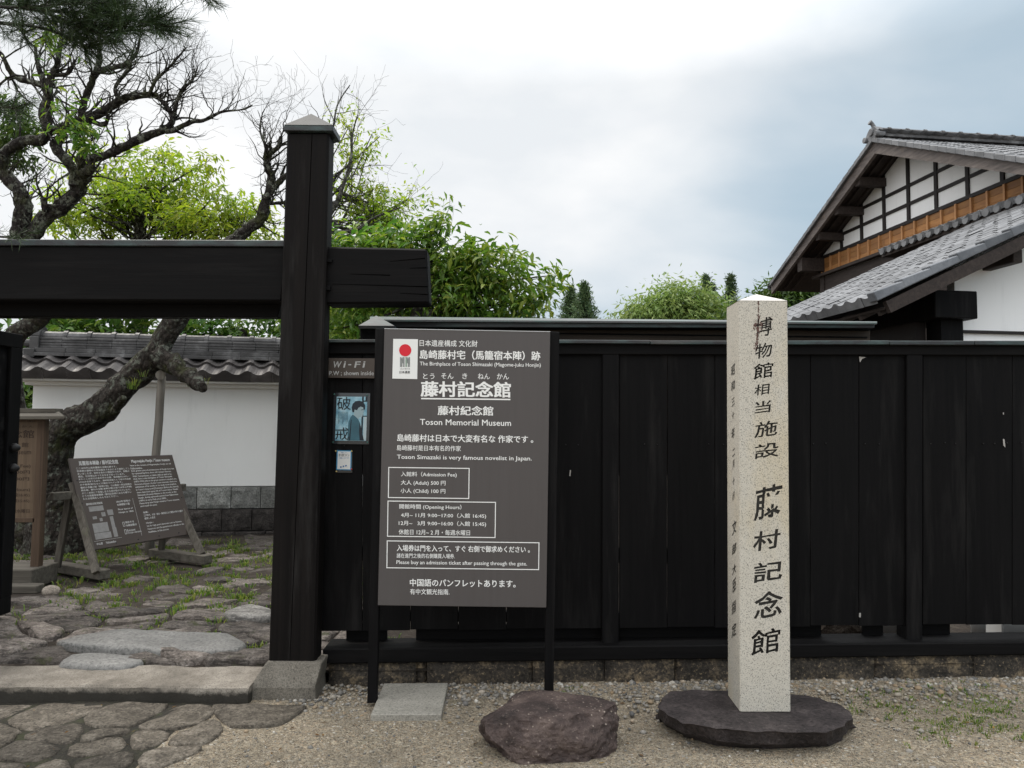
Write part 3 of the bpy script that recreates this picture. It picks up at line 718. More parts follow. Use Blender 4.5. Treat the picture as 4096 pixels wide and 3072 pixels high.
def rock(name, c, dims, seed, mat, amp=.16, power=2.6, sub=4, cuts=7, yaw=0, flat=None):
    bm = bmesh.new(); bmesh.ops.create_icosphere(bm, subdivisions=sub, radius=1)
    rg = random.Random(seed); planes = []
    for _ in range(cuts):
        v = Vector((rg.gauss(0, 1), rg.gauss(0, 1), rg.gauss(0, .8))).normalized(); planes.append((v, rg.uniform(.74, .95)))
    for v in bm.verts:
        p = v.co.normalized(); k = (abs(p.x) ** power + abs(p.y) ** power + abs(p.z) ** power) ** (-1 / power); p = p * k
        for nrm, d in planes:
            e = p.dot(nrm) - d
            if e > 0: p = p - nrm * e * .96
        s_ = Vector((seed, seed * 1.7, 0))
        p += v.co.normalized() * amp * (noise.noise(p * 1.6 + s_) + .5 * noise.noise(p * 3.5 + s_) + .34 * abs(noise.noise(p * 6 + s_)) + .16 * noise.noise(p * 14 + s_) + .08 * noise.noise(p * 30 + s_))
        if flat is not None and p.z > flat: p.z = flat + (p.z - flat) * .15
        v.co = Vector((p.x * dims[0], p.y * dims[1], p.z * dims[2]))
    bmesh.ops.rotate(bm, verts=bm.verts, cent=(0, 0, 0), matrix=Matrix.Rotation(yaw, 3, 'Z'))
    me = bpy.data.meshes.new(name); bm.to_mesh(me); bm.free(); me.materials.append(mat)
    o = bpy.data.objects.new(name, me); col.objects.link(o); o.location = c; return o
q = at(3330, 2545, 5.1)
tag(rock('garden_rock', (q.x, 5.15, .2), (.30, .15, .16), 7, M['rock_behind'], .1), 'brown rock behind the fence just right of the stone pillar', 'rock')

# ------------------------------------------------------------------ copper-roofed screen behind the fence
YS = 5.35
screen = thing('screen_fence', 'taller board screen with a flat copper roof behind the black fence', 'screen', (.8, YS, .1))
mb = MB(); mb.slab([(1495, 1318), (3480, 1312), (3480, 1900), (1495, 1900)], YS, .05)
o = mb.build('boarding', M['old_wood_x'], screen)
mb = MB(); mb.slab([(1493, 1306), (3482, 1313), (3482, 1321), (1493, 1316)], YS - .03, .03); mb.slab([(1495, 1321), (3470, 1347), (3470, 1352), (1495, 1327)], YS - .012, .012)
mb.build('batten', M['black_wood_x'], screen)
mb = MB(); mb.slab([(1490, 1284), (3498, 1294), (3498, 1312), (1490, 1308)], YS - .16, .03); mb.build('fascia', M['copper'], screen, bevel=.003)
mb = MB(); nseg = 30
for i in range(nseg):
    a0, a1 = lerp(1480, 3508, i / nseg), lerp(1480, 3508, (i + 1) / nseg)
    f0, f1 = at(a0, lerp(1278, 1290, i / nseg), YS - .19), at(a1, lerp(1278, 1290, (i + 1) / nseg), YS - .19)
    r0, r1 = at(a0, lerp(1266, 1286, i / nseg), YS + .05), at(a1, lerp(1266, 1286, (i + 1) / nseg), YS + .05)
    dz = Vector((0, 0, -.012)); mb.hexa([f0 + dz, f1 + dz, f1, f0, r0 + dz, r1 + dz, r1, r0])
    b_ = Vector((0, .24, -.06)); mb.hexa([r0 + dz, r1 + dz, r1, r0, r0 + dz + b_, r1 + dz + b_, r1 + b_, r0 + b_])
mb.build('roof', M['roofsheet'], screen)
q = at(1470, 1345, 5.0)
cp_ = thing('capped_post', 'short black post with a pyramid cap between gate post and large sign', 'post', (q.x, 5.1, .1))
mb = MB(); mb.slab([(1440, 1306), (1572, 1306), (1570, 1900), (1442, 1900)], 5.0, .2); mb.build('shaft', M['black_wood'], cp_, bevel=.006)
mb = MB(); a, b = at(1434, 1302, 4.97), at(1578, 1302, 4.97); apx = at(1505, 1262, 5.1)
mb.add([(a.x, 4.97, a.z), (b.x, 4.97, a.z), (b.x, 5.23, a.z), (a.x, 5.23, a.z), (a.x, 4.97, a.z - .02), (b.x, 4.97, a.z - .02), (b.x, 5.23, a.z - .02), (a.x, 5.23, a.z - .02), apx], [(0, 1, 8), (1, 2, 8), (2, 3, 8), (3, 0, 8), (4, 5, 1, 0), (5, 6, 2, 1), (6, 7, 3, 2), (7, 4, 0, 3), (7, 6, 5, 4)])
mb.build('cap', M['copper'], cp_)

# ------------------------------------------------------------------ the museum sign
YSG = 4.20
msign = thing('museum_sign', 'large brown-grey information sign with white writing on two black posts', 'sign', (-.25, YSG, 0))
cs = 1.3170; C8 = lambda x, y: (1280 + x / cs, 1240 + y / cs)
mb = MB(); mb.slab([C8(339, 98), C8(1213, 114), C8(1192, 1568), C8(304, 1556)], YSG - .035, .022); panel = mb.build('panel', M['sign'], msign, bevel=.002)
mb = MB(); mb.slab([C8(339, 96.5), C8(1213, 112.5), C8(1213, 115.5), C8(339, 99.5)], YSG - .037, .02); mb.build('top_trim', M['sign_edge'], msign)
for q in ([C8(291, 97), C8(345, 98), (1506, 2812), (1468, 2814)], [C8(1208, 112), C8(1262, 116), (2214, 2788), (2178, 2788)]):
    mb = MB(); mb.slab(q, YSG - .012, .05)
    mb.build('leg', M['black_wood'], msign, bevel=.003)
YT = YSG - .0365
SL = .0125
def line(mb, s, x0, y0, x1, y1, bold=.009):
    def f(u, v):
        x = lerp(x0, x1, u); y = lerp(y1, y0, v) + SL * (x - x0); return at(*C8(x, y), YT)
    text_into(mb, s, f, bold)
mb = MB()
for s, x0, y0, x1, y1, *b in [
 ('日本遺産構成 文化財', 525, 157, 830, 191), ('島崎藤村宅（馬籠宿本陣）跡', 526, 210, 1160, 258, .02), ('The Birthplace of Toson Shimazaki (Magome-juku Honjin)', 526, 272, 1163, 298),
 ('とう', 543, 334, 603, 363), ('そん', 638, 333, 703, 362), ('き', 750, 333, 775, 363), ('ねん', 832, 334, 894, 364), ('かん', 932, 334, 995, 365),
 ('藤村記念館', 533, 374, 1003, 455, .03), ('藤村紀念館', 621, 504, 912, 553, .02), ('Toson Memorial Museum', 527, 574, 1006, 605, .012),
 ('島崎藤村は日本で大変有名な 作家です 。', 407, 653, 1123, 692, .018), ('島崎藤村是日本有名的作家', 405, 711, 742, 740), ('Toson Simazaki is very famous novelist in Japan.', 406, 762, 1115, 791),
 ('入館料（Admission Fee)', 427, 851, 720, 880), ('大人 (Adult) 500 円', 426, 896, 661, 925), ('小人 (Child) 100 円', 425, 939, 660, 968),
 ('開館時間 (Opening Hours）', 418, 1022, 745, 1051), ('4月~ 11月 9:00−17:00（入館 16:45)', 427, 1067, 875, 1095), ('12月~   3月 9:00−16:00（入館 15:45)', 415, 1109, 875, 1138), ('休館日 12月~ 2 月・毎週水曜日', 415, 1155, 790, 1183),
 ('入場券は門を入って、すぐ 右側で御求めください 。', 405, 1237, 1105, 1270, .018), ('諸在進門之後的右側購買入場券.', 404, 1281, 710, 1306), ('Please buy an admission ticket after passing through the gate.', 403, 1318, 1090, 1344),
 ('中国語のパンフレットあります。', 474, 1416, 1030, 1455, .018), ('有中文観光指南.', 474, 1468, 682, 1498)]:
    line(mb, s, x0, y0, x1, y1, *(b or [.008]))
def rule(mb, x0, y0, x1, y1, t_, Y=None):
    for a in ((x0, y0, x1, y0 + t_), (x0, y1 - t_, x1, y1), (x0, y0 + t_, x0 + t_, y1 - t_), (x1 - t_, y0 + t_, x1, y1 - t_)):
        g = lambda x, y: at(*C8(x - .0138 * (y - y0), y + SL * (x - x0)), Y or YT)
        mb.add([g(a[0], a[3]), g(a[2], a[3]), g(a[2], a[1]), g(a[0], a[1])], [(0, 1, 2, 3)])
rule(mb, 360, 827, 788, 990, 4.5); rule(mb, 356, 1004, 927, 1194, 4.5); rule(mb, 352, 1214, 1156, 1360, 4.5)
mb.add([at(*C8(x, y), YT) for x, y in ((533, 470), (1003, 475), (1003, 468), (533, 463))], [(0, 1, 2, 3)])
mb.build('lettering', M['white_paint'], panel)
mb = MB(); mb.slab([C8(386, 152), C8(516, 154), C8(512, 364), C8(381, 361)], YT - .001, .002); logo = mb.build('heritage_plate', M['paper'], panel)
mb = MB(); cc = (449, 212)
mb.add([at(*C8(cc[0] + 32 * math.cos(i * math.pi / 20), cc[1] + 32 * math.sin(i * math.pi / 20)), YT - .0025) for i in range(40)][::-1], [tuple(range(40))]); mb.build('red_disc', M['red'], logo)
mb = MB(); mbg = MB()
for i in range(13):
    x = 422 + i * 4.05
    for (y0, y1) in ((248, 280), (280, 300)):
        if y0 == 280 and (i in (3, 9) or i == 6): continue
        if i == 6: continue
        if y0 == 248 and i in (2, 10): y0 = 254
        (mbg if i in (6, 7, 8) else mb).add([at(*C8(a, b), YT - .0025) for a, b in ((x, y1), (x + 2.9, y1), (x + 2.9, y0), (x, y0))], [(0, 1, 2, 3)])
mb.build('stripe_mark', M['logo_grey'], logo); mbg.build('stripe_mark', M['logo_green'], logo)
mb = MB()
for s, x0, y0, x1, y1 in (('JAPAN HERITAGE', 422, 308, 474, 313), ('日本遺産', 419, 320, 474, 334)):
    text_into(mb, s, lambda u, v: at(*C8(lerp(x0, x1, u), lerp(y1, y0, v)), YT - .0025), .008)
mb.build('caption', M['ink'], logo)

# Wi-Fi sign, poster and paper notice on the fence
cb = 2.369; CB = lambda x, y: (1290 + x / cb, 1220 + y / cb)
wsg = thing('wifi_sign', 'small brown sign reading Wi-Fi on the fence by the gate post', 'sign', at(*CB(260, 600), YF))
mb = MB(); mb.slab([CB(47, 502), CB(520, 506), CB(520, 696), CB(44, 690)], YF - .03, .02); wp = mb.build('plate', M['wifi'], wsg, bevel=.002)
mb = MB(); xw = [(95, 170, 'W'), (196, 212, 'i'), (244, 272, '-'), (302, 350, 'F'), (378, 396, 'i')]
for a, b, s in xw:
    y0, y1 = (560, 571) if s == '-' else (535, 593)
    text_into(mb, s, lambda u, v: at(*CB(lerp(a, b, u) + (12 * v if s != '-' else 0), lerp(y1, y0, v)), YF - .0315), .02)
mb.build('lettering', M['worn_white2'], wp)
mb = MB(); text_into(mb, 'P.W ; shown inside', lambda u, v: at(*CB(lerp(64, 486, u), lerp(672, 626, v)), YF - .0315), .015); mb.build('lettering', M['worn_white2'], wp)

pst = thing('film_poster', 'blue film poster of a man in profile in a clear sleeve', 'poster', at(*CB(270, 1100), YF))
mb = MB(); mb.slab([CB(107, 832), CB(452, 836), CB(440, 1320), CB(94, 1316)], YF - .006, .003); slv = mb.build('sleeve', M['sleeve'], pst)
mb = MB(); mb.slab([CB(135, 868), CB(425, 870), CB(413, 1288), CB(118, 1284)], YF - .0075, .001); pr = mb.build('print', M['poster'], pst)
def flat(mb, pts, Y, f=CB): mb.add([at(*f(x, y), Y) for x, y in pts][::-1], [tuple(range(len(pts)))])
mb = MB(); flat(mb, [(376, 870), (392, 870), (378, 1284), (362, 1284)], YF - .0082); flat(mb, [(386, 905), (424, 905), (424, 917), (386, 917)], YF - .0082); flat(mb, [(384, 1050), (420, 1050), (420, 1058), (384, 1058)], YF - .0082); flat(mb, [(408, 870), (425, 870), (424, 905), (408, 905)], YF - .0082)
mb.build('window_bars', M['poster_dark'], pr)
mb = MB(); flat(mb, [(391, 1060), (420, 1060), (413, 1284), (383, 1284)], YF - .0080); mb.build('window_light', M['poster_pale'], pr)
mb = MB(); flat(mb, [(283, 1040), (310, 1050), (335, 1075), (356, 1120), (372, 1190), (390, 1284), (236, 1284), (240, 1190), (246, 1110), (262, 1070)], YF - .0086); mb.build('printed_coat', M['poster_teal'], pr)
mb = MB(); flat(mb, [(352, 1110), (372, 1190), (392, 1284), (352, 1284), (346, 1190)], YF - .0089); flat(mb, [(268, 1088), (276, 1084), (262, 1284), (250, 1284)], YF - .0089); mb.build('printed_fold', M['poster_dark'], pr)
mb = MB(); flat(mb, [(300, 985), (330, 965), (372, 955), (388, 972), (386, 990), (394, 1008), (386, 1014), (388, 1030), (382, 1042), (376, 1060), (352, 1062), (338, 1082), (316, 1060), (296, 1044), (300, 1015)], YF - .0089); mb.build('printed_face', M['poster_skin'], pr)
mb = MB(); flat(mb, [(282, 1010), (276, 975), (286, 935), (312, 912), (350, 906), (384, 918), (402, 945), (404, 985), (392, 998), (384, 970), (362, 962), (340, 975), (326, 998), (304, 990), (300, 1012), (290, 1020)], YF - .0092)
flat(mb, [(366, 992), (384, 988), (384, 994), (366, 997)], YF - .0092); mb.build('printed_hair', M['poster_dark'], pr)
mb = MB()
for s, x0, y0, x1, y1 in (('破', 138, 872, 268, 994), ('戒', 122, 1160, 250, 1278)): text_into(mb, s, lambda u, v: at(*CB(lerp(x0, x1, u), lerp(y1, y0, v)), YF - .0095), .0)
rr_ = random.Random(2)
for k in range(8):
    x = 150 + k * 12; y = 1012
    while y < 1120 - (k % 3) * 18: h = rr_.uniform(3, 7); flat(mb, [(x, y), (x + 4, y), (x + 4, y + h), (x, y + h)], YF - .0095); y += h + 2.5
mb.build('lettering', M['ink'], pr)
for x, y in ((113, 846), (424, 857), (101, 1300), (425, 1302)):
    p = at(*CB(x, y), YF - .006); mb = MB(); mb.tube([p, p + Vector((0, -.006, 0)), p + Vector((0, -.009, 0))], [.0045, .0045, .002], 8); mb.build('pin', M['pin_green'], pst, smooth=True)
ntc = thing('paper_notice', 'small white paper notice with blue border below the film poster', 'notice', at(*CB(205, 1480), YF))
mb = MB(); mb.slab([CB(133, 1374), CB(284, 1380), CB(282, 1590), CB(126, 1588)], YF - .005, .002); mb.build('backing', M['sleeve'], ntc)
mb = MB(); mb.slab([CB(136, 1376), CB(277, 1379), CB(271, 1566), CB(130, 1562)], YF - .0062, .001); mb.build('border', M['blue_border'], ntc)
mb = MB(); mb.slab([CB(146, 1386), CB(267, 1389), CB(262, 1558), CB(140, 1554)], YF - .0072, .001); ntp = mb.build('sheet', M['paper'], ntc)
mb = MB()
for s, x0, y0, x1, y1 in (('地域クーポン', 174, 1393, 235, 1404), ('ご利用いただけます。', 155, 1443, 254, 1456)): text_into(mb, s, lambda u, v: at(*CB(lerp(x0, x1, u), lerp(y1, y0, v)), YF - .0078), .005)
for k in range(3): flat(mb, [(165 + k * 24, 1530 - 6 * k), (180 + k * 24, 1526 - 6 * k), (183 + k * 24, 1540 - 6 * k), (168 + k * 24, 1544 - 6 * k)], YF - .0078)
mb.build('lettering', M['blue_ink'], ntp)
mb = MB(); text_into(mb, 'まち旅コイン', lambda u, v: at(*CB(lerp(154, 254, u), lerp(1436, 1408, v)), YF - .0078), .01); mb.build('lettering', M['ink'], ntp)
for x, y, mt in ((128, 1384, 'pin_yellow'), (278, 1385, 'pin_yellow'), (134, 1576, 'pin_yellow'), (276, 1556, 'pin_red')):
    p = at(*CB(x, y), YF - .007); mb = MB(); mb.tube([p, p + Vector((0, -.006, 0)), p + Vector((0, -.009, 0))], [.005, .005, .002], 8); mb.build('pin', M[mt], ntc, smooth=True)

# ------------------------------------------------------------------ stone pillar
YPL = 3.75
flT, frT = at(2954, 1202, YPL), at(3150, 1203, YPL); flB, frB = at(2960, 2849, YPL), at(3163, 2849, YPL)
ZB = flB.z
pil = thing('stone_pillar', 'square speckled granite pillar carved with a vertical Japanese inscription', 'pillar', ((flB.x + frB.x) / 2, YPL + .12, ZB))
dT, dB = Vector((.004, .225, 0)), Vector((.006, .225, 0))
mb = MB(); mb.hexa([flB, frB, frT, flT, flB + dB, frB + dB, frT + dT, flT + dT]); shaft = mb.build('shaft', M['granite'], pil, bevel=.004)
apx = at(3025, 1177, YPL + .1)
mb = MB(); t4 = [flT, frT, frT + dT, flT + dT]; t4 = [v + Vector((0, 0, .0005)) for v in t4]; mb.add(t4 + [apx], [(0, 1, 4), (1, 2, 4), (2, 3, 4), (3, 0, 4)]); mb.build('cap', M['granite_cap'], pil)
YC = YPL - .0015
ck = 1.8425; CK = lambda x, y: (2850 + x / ck, 1150 + y / ck)
c2 = 1.659; CL = lambda x, y: (2850 + x / c2, 1900 + y / c2)
mb = MB()
def brush(seed):
    def wfn(u, v):
        a, b = u - .5, v - .5
        return (u + .06 * b + .02 * noise.noise(Vector((u * 3, v * 3, seed))), v + .20 * a + .05 * noise.noise(Vector((u * 3.3, v * 3.3, seed + 5))))
    return wfn
cutters = []
CH = [(i, CK, *q) for i, q in enumerate([('博', 312, 225, 440, 360), ('物', 315, 410, 440, 520), ('館', 305, 555, 445, 668), ('相', 308, 712, 420, 792), ('当', 312, 835, 432, 925), ('施', 312, 985, 480, 1100), ('設', 310, 1145, 490, 1255)])] + [(i + 20, CL, *q) for i, q in enumerate([('藤', 278, 70, 465, 290), ('村', 270, 368, 450, 498), ('記', 272, 575, 465, 705), ('念', 275, 770, 468, 945), ('館', 258, 1025, 445, 1185)])]
loc0 = world_loc(pil)
for i, fm, s, x0, y0, x1, y1 in CH:
    bf = brush(i); V, Fc = glyph_solid(s, 0.0 if s == '館' else .012 if i < 20 else .016); W_ = []
    for u, v, z in V:
        a_, b_ = bf(u, v); p = at(*fm(lerp(x0, x1, a_), lerp(y1, y0, b_)), YPL); W_.append(Vector((p.x, YPL + (.0075 if z > 0 else -.006), p.z)))
    cutters.append((W_, Fc))
    if s == '館':
        g_ = (x1 - x0) / (1.84 if fm is CK else 1.66) * YPL / F * .011
        for k_, (a_, b_) in enumerate(((1, .7), (-1, -.7), (1, -.7), (-1, .7))): cutters.append(([w_ + Vector((a_ * g_, .0002 * (k_ + 1), b_ * g_)) for w_ in W_], Fc))
carved = carve(shaft, cutters, M['carving'])
print('carved', carved, len(shaft.data.polygons))
for i, fm, s, x0, y0, x1, y1 in CH:
    text_into(mb, s, lambda u, v: at(*fm(lerp(x0, x1, u), lerp(y1, y0, v)), YPL + (.0068 if carved else -.0015)), .010, brush(i))
mb.build('inscription', M['carving'], shaft)
# the side face: points on the plane through the left edge
e_t = (flT + dT - flT); side_n = (flT - flB).cross(dB).normalized()
sp0 = flB - side_n * 0; 
if side_n.x > 0: side_n = -side_n
sp0 = flB + side_n * .0015
mb = MB()
SIDE = [('昭', CK, 138, 572, 163, 648), ('和', CK, 138, 690, 163, 760), ('三', CK, 142, 815, 162, 868), ('十', CK, 142, 915, 160, 968), ('年', CK, 140, 1035, 162, 1112), ('二', CK, 146, 1190, 164, 1240), ('月', CK, 148, 1275, 160, 1330), ('十', CK, 146, 1400, 163, 1455), ('日', CK, 148, 1510, 160, 1560),
        ('文', CL, 130, 300, 158, 390), ('部', CL, 130, 455, 157, 520), ('大', CL, 131, 592, 157, 655), ('臣', CL, 134, 690, 155, 768), ('指', CL, 128, 835, 155, 915), ('定', CL, 128, 985, 157, 1070)]
for i, (s, f, x0, y0, x1, y1) in enumerate(SIDE):
    text_into(mb, s, lambda u, v: onplane(*f(lerp(x0, x1, u), lerp(y1, y0, v) - 12 * (u - .5)), sp0, side_n), .012, brush(i + 40))
mb.build('inscription', M['carving'], shaft)
mb = MB(); rs = random.Random(9)
for (x, y, rx, ry) in ((322, 270, 22, 38), (340, 215, 10, 26), (338, 118, 4, 18), (335, 350, 14, 40), (318, 440, 14, 34), (345, 310, 24, 20), (360, 270, 14, 16), (312, 290, 12, 18), (338, 165, 2, 30), (330, 400, 8, 30)):
    for k in range(26):
        a, r_ = rs.uniform(0, 6.28), math.sqrt(rs.random()); q = (x + rx * r_ * math.cos(a), y + ry * r_ * math.sin(a)); s_ = rs.uniform(1.2, 5)
        mb.add([at(*CK(q[0] + s_ * (.7 + .5 * rs.random()) * math.cos(j * 1.05), q[1] + s_ * (.8 + .8 * rs.random()) * math.sin(j * 1.05)), YPL - .0007 - .00001 * k) for j in range(6)][::-1], [tuple(range(6))])
mb.build('stain', M['stain'], shaft)
# its base stone
op = [(2630, 2826), (2645, 2790), (2680, 2764), (2780, 2758), (2904, 2760), (3060, 2764), (3164, 2772), (3279, 2788), (3350, 2815), (3398, 2845), (3410, 2880), (3370, 2905), (3300, 2925), (3150, 2930), (3000, 2925), (2861, 2910), (2740, 2890), (2665, 2858)]
bo = [(2634, 2850), (2642, 2794), (2676, 2766), (2778, 2758), (2904, 2760), (3060, 2764), (3164, 2772), (3284, 2790), (3358, 2818), (3410, 2864), (3415, 2900), (3352, 2952), (3322, 2986), (3160, 2992), (2990, 2991), (2870, 2980), (2735, 2938), (2660, 2894)]
ptop = [onz(a, b, ZB) for a, b in op]; pbot = [onz(a, b, .045) for a, b in bo]
for i in (1, 2, 3, 4, 5, 6, 7, 8): pbot[i] = ptop[i] + (ptop[i] - Vector((1.2, 3.75, ZB))) * .03
mb = MB(); NS = 7; cen = Vector((sum(p.x for p in ptop) / len(ptop), sum(p.y for p in ptop) / len(ptop), ZB)); n_ = len(ptop)
rings = []
for k, (t_, zz) in enumerate(((1.06, -.05), (1.0, .035), (.72, .062), (.42, .088), (.16, ZB - .014), (0.0, ZB - .003), (-.12, ZB + .001), (-.45, ZB), (-.75, ZB), (-.97, ZB))):
    ring = []
    for i in range(n_):
        for j in range(NS):
            f_ = j / NS; T = ptop[i].lerp(ptop[(i + 1) % n_], f_); B = pbot[i].lerp(pbot[(i + 1) % n_], f_)
            p = T.lerp(B, t_) if t_ >= 0 else T.lerp(cen, -t_); p = Vector((p.x, p.y, zz))
            if t_ > -.1:
                o_ = (Vector((T.x, T.y, 0)) - Vector((cen.x, cen.y, 0))).normalized()
                p += o_ * (.020 * noise.noise(Vector((p.x * 8, p.y * 8, zz * 16))) + .012 * noise.noise(Vector((p.x * 22, p.y * 22, zz * 34))))
                if t_ < .3: p.z = min(ZB + .003, p.z + .006 * noise.noise(Vector((p.x * 12, p.y * 12, 4))))
            ring.append(tuple(p))
    rings.append(ring)
m_ = n_ * NS; mb.v = [v for r in rings for v in r]
mb.f = [(r * m_ + i, r * m_ + (i + 1) % m_, (r + 1) * m_ + (i + 1) % m_, (r + 1) * m_ + i) for r in range(len(rings) - 1) for i in range(m_)] + [tuple((len(rings) - 1) * m_ + i for i in range(m_))]
tag(mb.build('base_stone', M['dark_stone']), 'flat dark irregular stone slab carrying the granite pillar', 'stone base')
# boulder and concrete slab in front of the sign
q = onz(2205, 2985, .02)
tag(rock('boulder', (q.x - .005, q.y - .02, .075), (.355, .23, .235), 23, M['red_rock'], .15, 3.6, 6, 12, .06, .60), 'reddish-brown boulder on the gravel in front of the large sign', 'boulder')
zs = .05; c4 = [onz(*q, zs) for q in ((1482, 2858), (1766, 2856), (1792, 2731), (1536, 2733))]; c4b = [v - Vector((0, 0, .05)) for v in c4]
mb = MB(); mb.hexa(c4b + c4); tag(mb.build('concrete_slab', M['slab'], bevel=.004), 'square pale concrete slab on the gravel at the left sign leg', 'slab')

# ------------------------------------------------------------------ pebbles, weeds
ICO = bmesh.new(); bmesh.ops.create_icosphere(ICO, subdivisions=1, radius=1); icoV = [v.co.copy() for v in ICO.verts]; icoF = [tuple(v.index for v in f.verts) for f in ICO.faces]; ICO.free()
rp = random.Random(21); mb = MB()
def pebble(x, y, r):
    z = gz(x) ; a = rp.uniform(0, 6.28); e = rp.uniform(.6, 1); h = rp.uniform(.45, .8)
    vs = []
    for v in icoV:
        k = 1 + rp.uniform(-.18, .18); vx, vy = v.x * r * k, v.y * r * e * k
        vs.append((x + vx * math.cos(a) - vy * math.sin(a), y + vx * math.sin(a) + vy * math.cos(a), z + v.z * r * h * k + r * .25))
    mb.add(vs, icoF)
for _ in range(4600):
    t = rp.random()
    if t < .55: x, y, r = rp.uniform(-1.3, 4.2), 4.55 - abs(rp.gauss(0, .22)), rp.uniform(.005, .016) * (1.5 if rp.random() < .08 else 1)
    else: x, y, r = rp.uniform(-1.4, 4.0), rp.uniform(2.6, 4.5), rp.uniform(.003, .010) * (2.0 if rp.random() < .06 else 1)
    if y < 2.5: continue
    pebble(x, y, r)
tag(mb.build('pebbles', M['pebble'], smooth=True), 'loose mixed pebbles scattered over the gravel along the fence', 'pebbles', kind='stuff')
def blades(mb, x, y, z, n, h, rg, spread=.03, wd=.004):
    for _ in range(n):
        a = rg.uniform(0, 6.28); r = rg.random() * spread; bx, by = x + r * math.cos(a), y + r * math.sin(a)
        hh = h * rg.uniform(.5, 1.1); l = rg.uniform(.2, .9) * hh; w_ = wd * rg.uniform(.6, 1.3); sx, sy = -math.sin(a) * w_, math.cos(a) * w_
        mb.add([(bx - sx, by - sy, z), (bx + sx, by + sy, z), (bx + sx * .9 + math.cos(a) * l * .45, by + sy * .9 + math.sin(a) * l * .45, z + hh * .75), (bx - sx * .9 + math.cos(a) * l * .45, by - sy * .9 + math.sin(a) * l * .45, z + hh * .75), (bx + math.cos(a) * l, by + math.sin(a) * l, z + hh * .9)], [(0, 1, 2, 3), (3, 2, 4)])
rw = random.Random(31); mb = MB()
for p in gaps:
    if p[1] > 4.75 and rw.random() < (.55 if p[1] > 5.4 else .2):
        blades(mb, p[0] + rw.uniform(-.1, .1), p[1], zyard(*p), rw.randint(6, 22), rw.uniform(.02, .06), rw, rw.uniform(.03, .12), .005)
for _ in range(240):
    x, y = rw.uniform(-5.6, -1.2), rw.uniform(5.8, 9.3); blades(mb, x, y, zyard(x, y), rw.randint(8, 24), rw.uniform(.02, .07), rw, .12, .005)
tag(mb.build('courtyard_weeds', M['grass']), 'green weeds growing between the courtyard paving stones', 'weeds', kind='stuff')
mb = MB()
for (px, py, n_, s_) in ((3850, 2860, 80, .20), (3960, 2800, 50, .16), (3880, 2900, 40, .12), (3700, 2920, 22, .14), (3500, 2800, 20, .12), (3780, 2920, 20, .14), (3650, 2760, 10, .1), (4060, 2740, 10, .1), (2300, 2745, 4, .05), (2150, 2770, 4, .05), (3950, 2640, 4, .1), (3420, 2840, 12, .1)):
    c = onz(px, py, .06)
    for _ in range(n_):
        x, y = c.x + rw.gauss(0, s_), c.y + rw.gauss(0, s_ * .8)
        if y < 4.5: blades(mb, x, y, gz(x), rw.randint(5, 12), rw.uniform(.008, .022), rw, .03, .0022)
tag(mb.build('gravel_weeds', M['grass']), 'sparse low weeds in the gravel right of the stone pillar', 'weeds', kind='stuff')

mb = MB(); rl = random.Random(17)
for _ in range(300):
    if rl.random() < .7: x, y = rl.uniform(-1.4, 4), rl.uniform(2.7, 4.45)
    else: x, y = rl.uniform(-5, -1.2), rl.uniform(2.6, 4.2)
    a = rl.uniform(0, 6.28); L_ = rl.uniform(.006, .020); w_ = L_ * rl.choice([.06, .08, .3, .4]); c, sn_ = math.cos(a), math.sin(a); z = zground(x, y) + (.028 if x < -1.5 else .006)
    mb.add([(x - c * L_, y - sn_ * L_, z), (x - sn_ * w_, y + c * w_, z + rl.uniform(.001, .006)), (x + c * L_, y + sn_ * L_, z + rl.uniform(0, .005)), (x + sn_ * w_, y - c * w_, z + .001)], [(0, 1, 2), (0, 2, 3)])
M['litter'] = mk_leaf('dry_litter', [(.05, .03, .015), (.10, .055, .025), (.16, .085, .03), (.30, .20, .05)], .1, .8, .1)
tag(mb.build('fallen_leaves', M['litter']), 'tiny dry leaves and needles lying on the gravel', 'leaf litter', kind='stuff')
# ------------------------------------------------------------------ roof tiles
def tile_roof(mb, O, A, U, N, ncol, tw, nrow, tl_, amp=.035, step=.028, face=.05, k=8, flip=False):
    O, A, U, N = Vector(O), Vector(A), Vector(U), Vector(N)
    def prof(u):
        u = u % 1.0
        if flip: u = 1 - u
        return amp * (.5 + .5 * math.cos(2 * math.pi * (u - .86))) ** 1.5
    nx = ncol * k + 1; rows = []
    rj = random.Random(ncol * 31 + nrow)
    for c in range(ncol):
        for r in range(nrow):
            jh, jd, jt = rj.gauss(0, .0025), rj.gauss(0, .004), rj.gauss(0, .003)
            d0, d1 = r * tl_ - (.012 if r else 0) + jd, (r + 1) * tl_ + .004
            n0 = len(mb.v)
            for d, h, lo in ((d0, (-face if r == 0 else -.004), True), (d0, step + jh, False), ((d0 + d1) / 2, step * .5 + jh, False), (d1, jh * .5, False)):
                for i in range(k + 1):
                    u = (c + i / k); pr = prof(i / k if i < k else .99999)
                    hh = h if (lo and r == 0) else pr + h + jt * (i / k - .5)
                    q = O + A * (tw * (c + (i / k) * .995)) + U * d + N * hh; mb.v.append(tuple(q))
            for j in range(3):
                for i in range(k): a = n0 + j * (k + 1) + i; mb.f.append((a, a + 1, a + k + 2, a + k + 1))

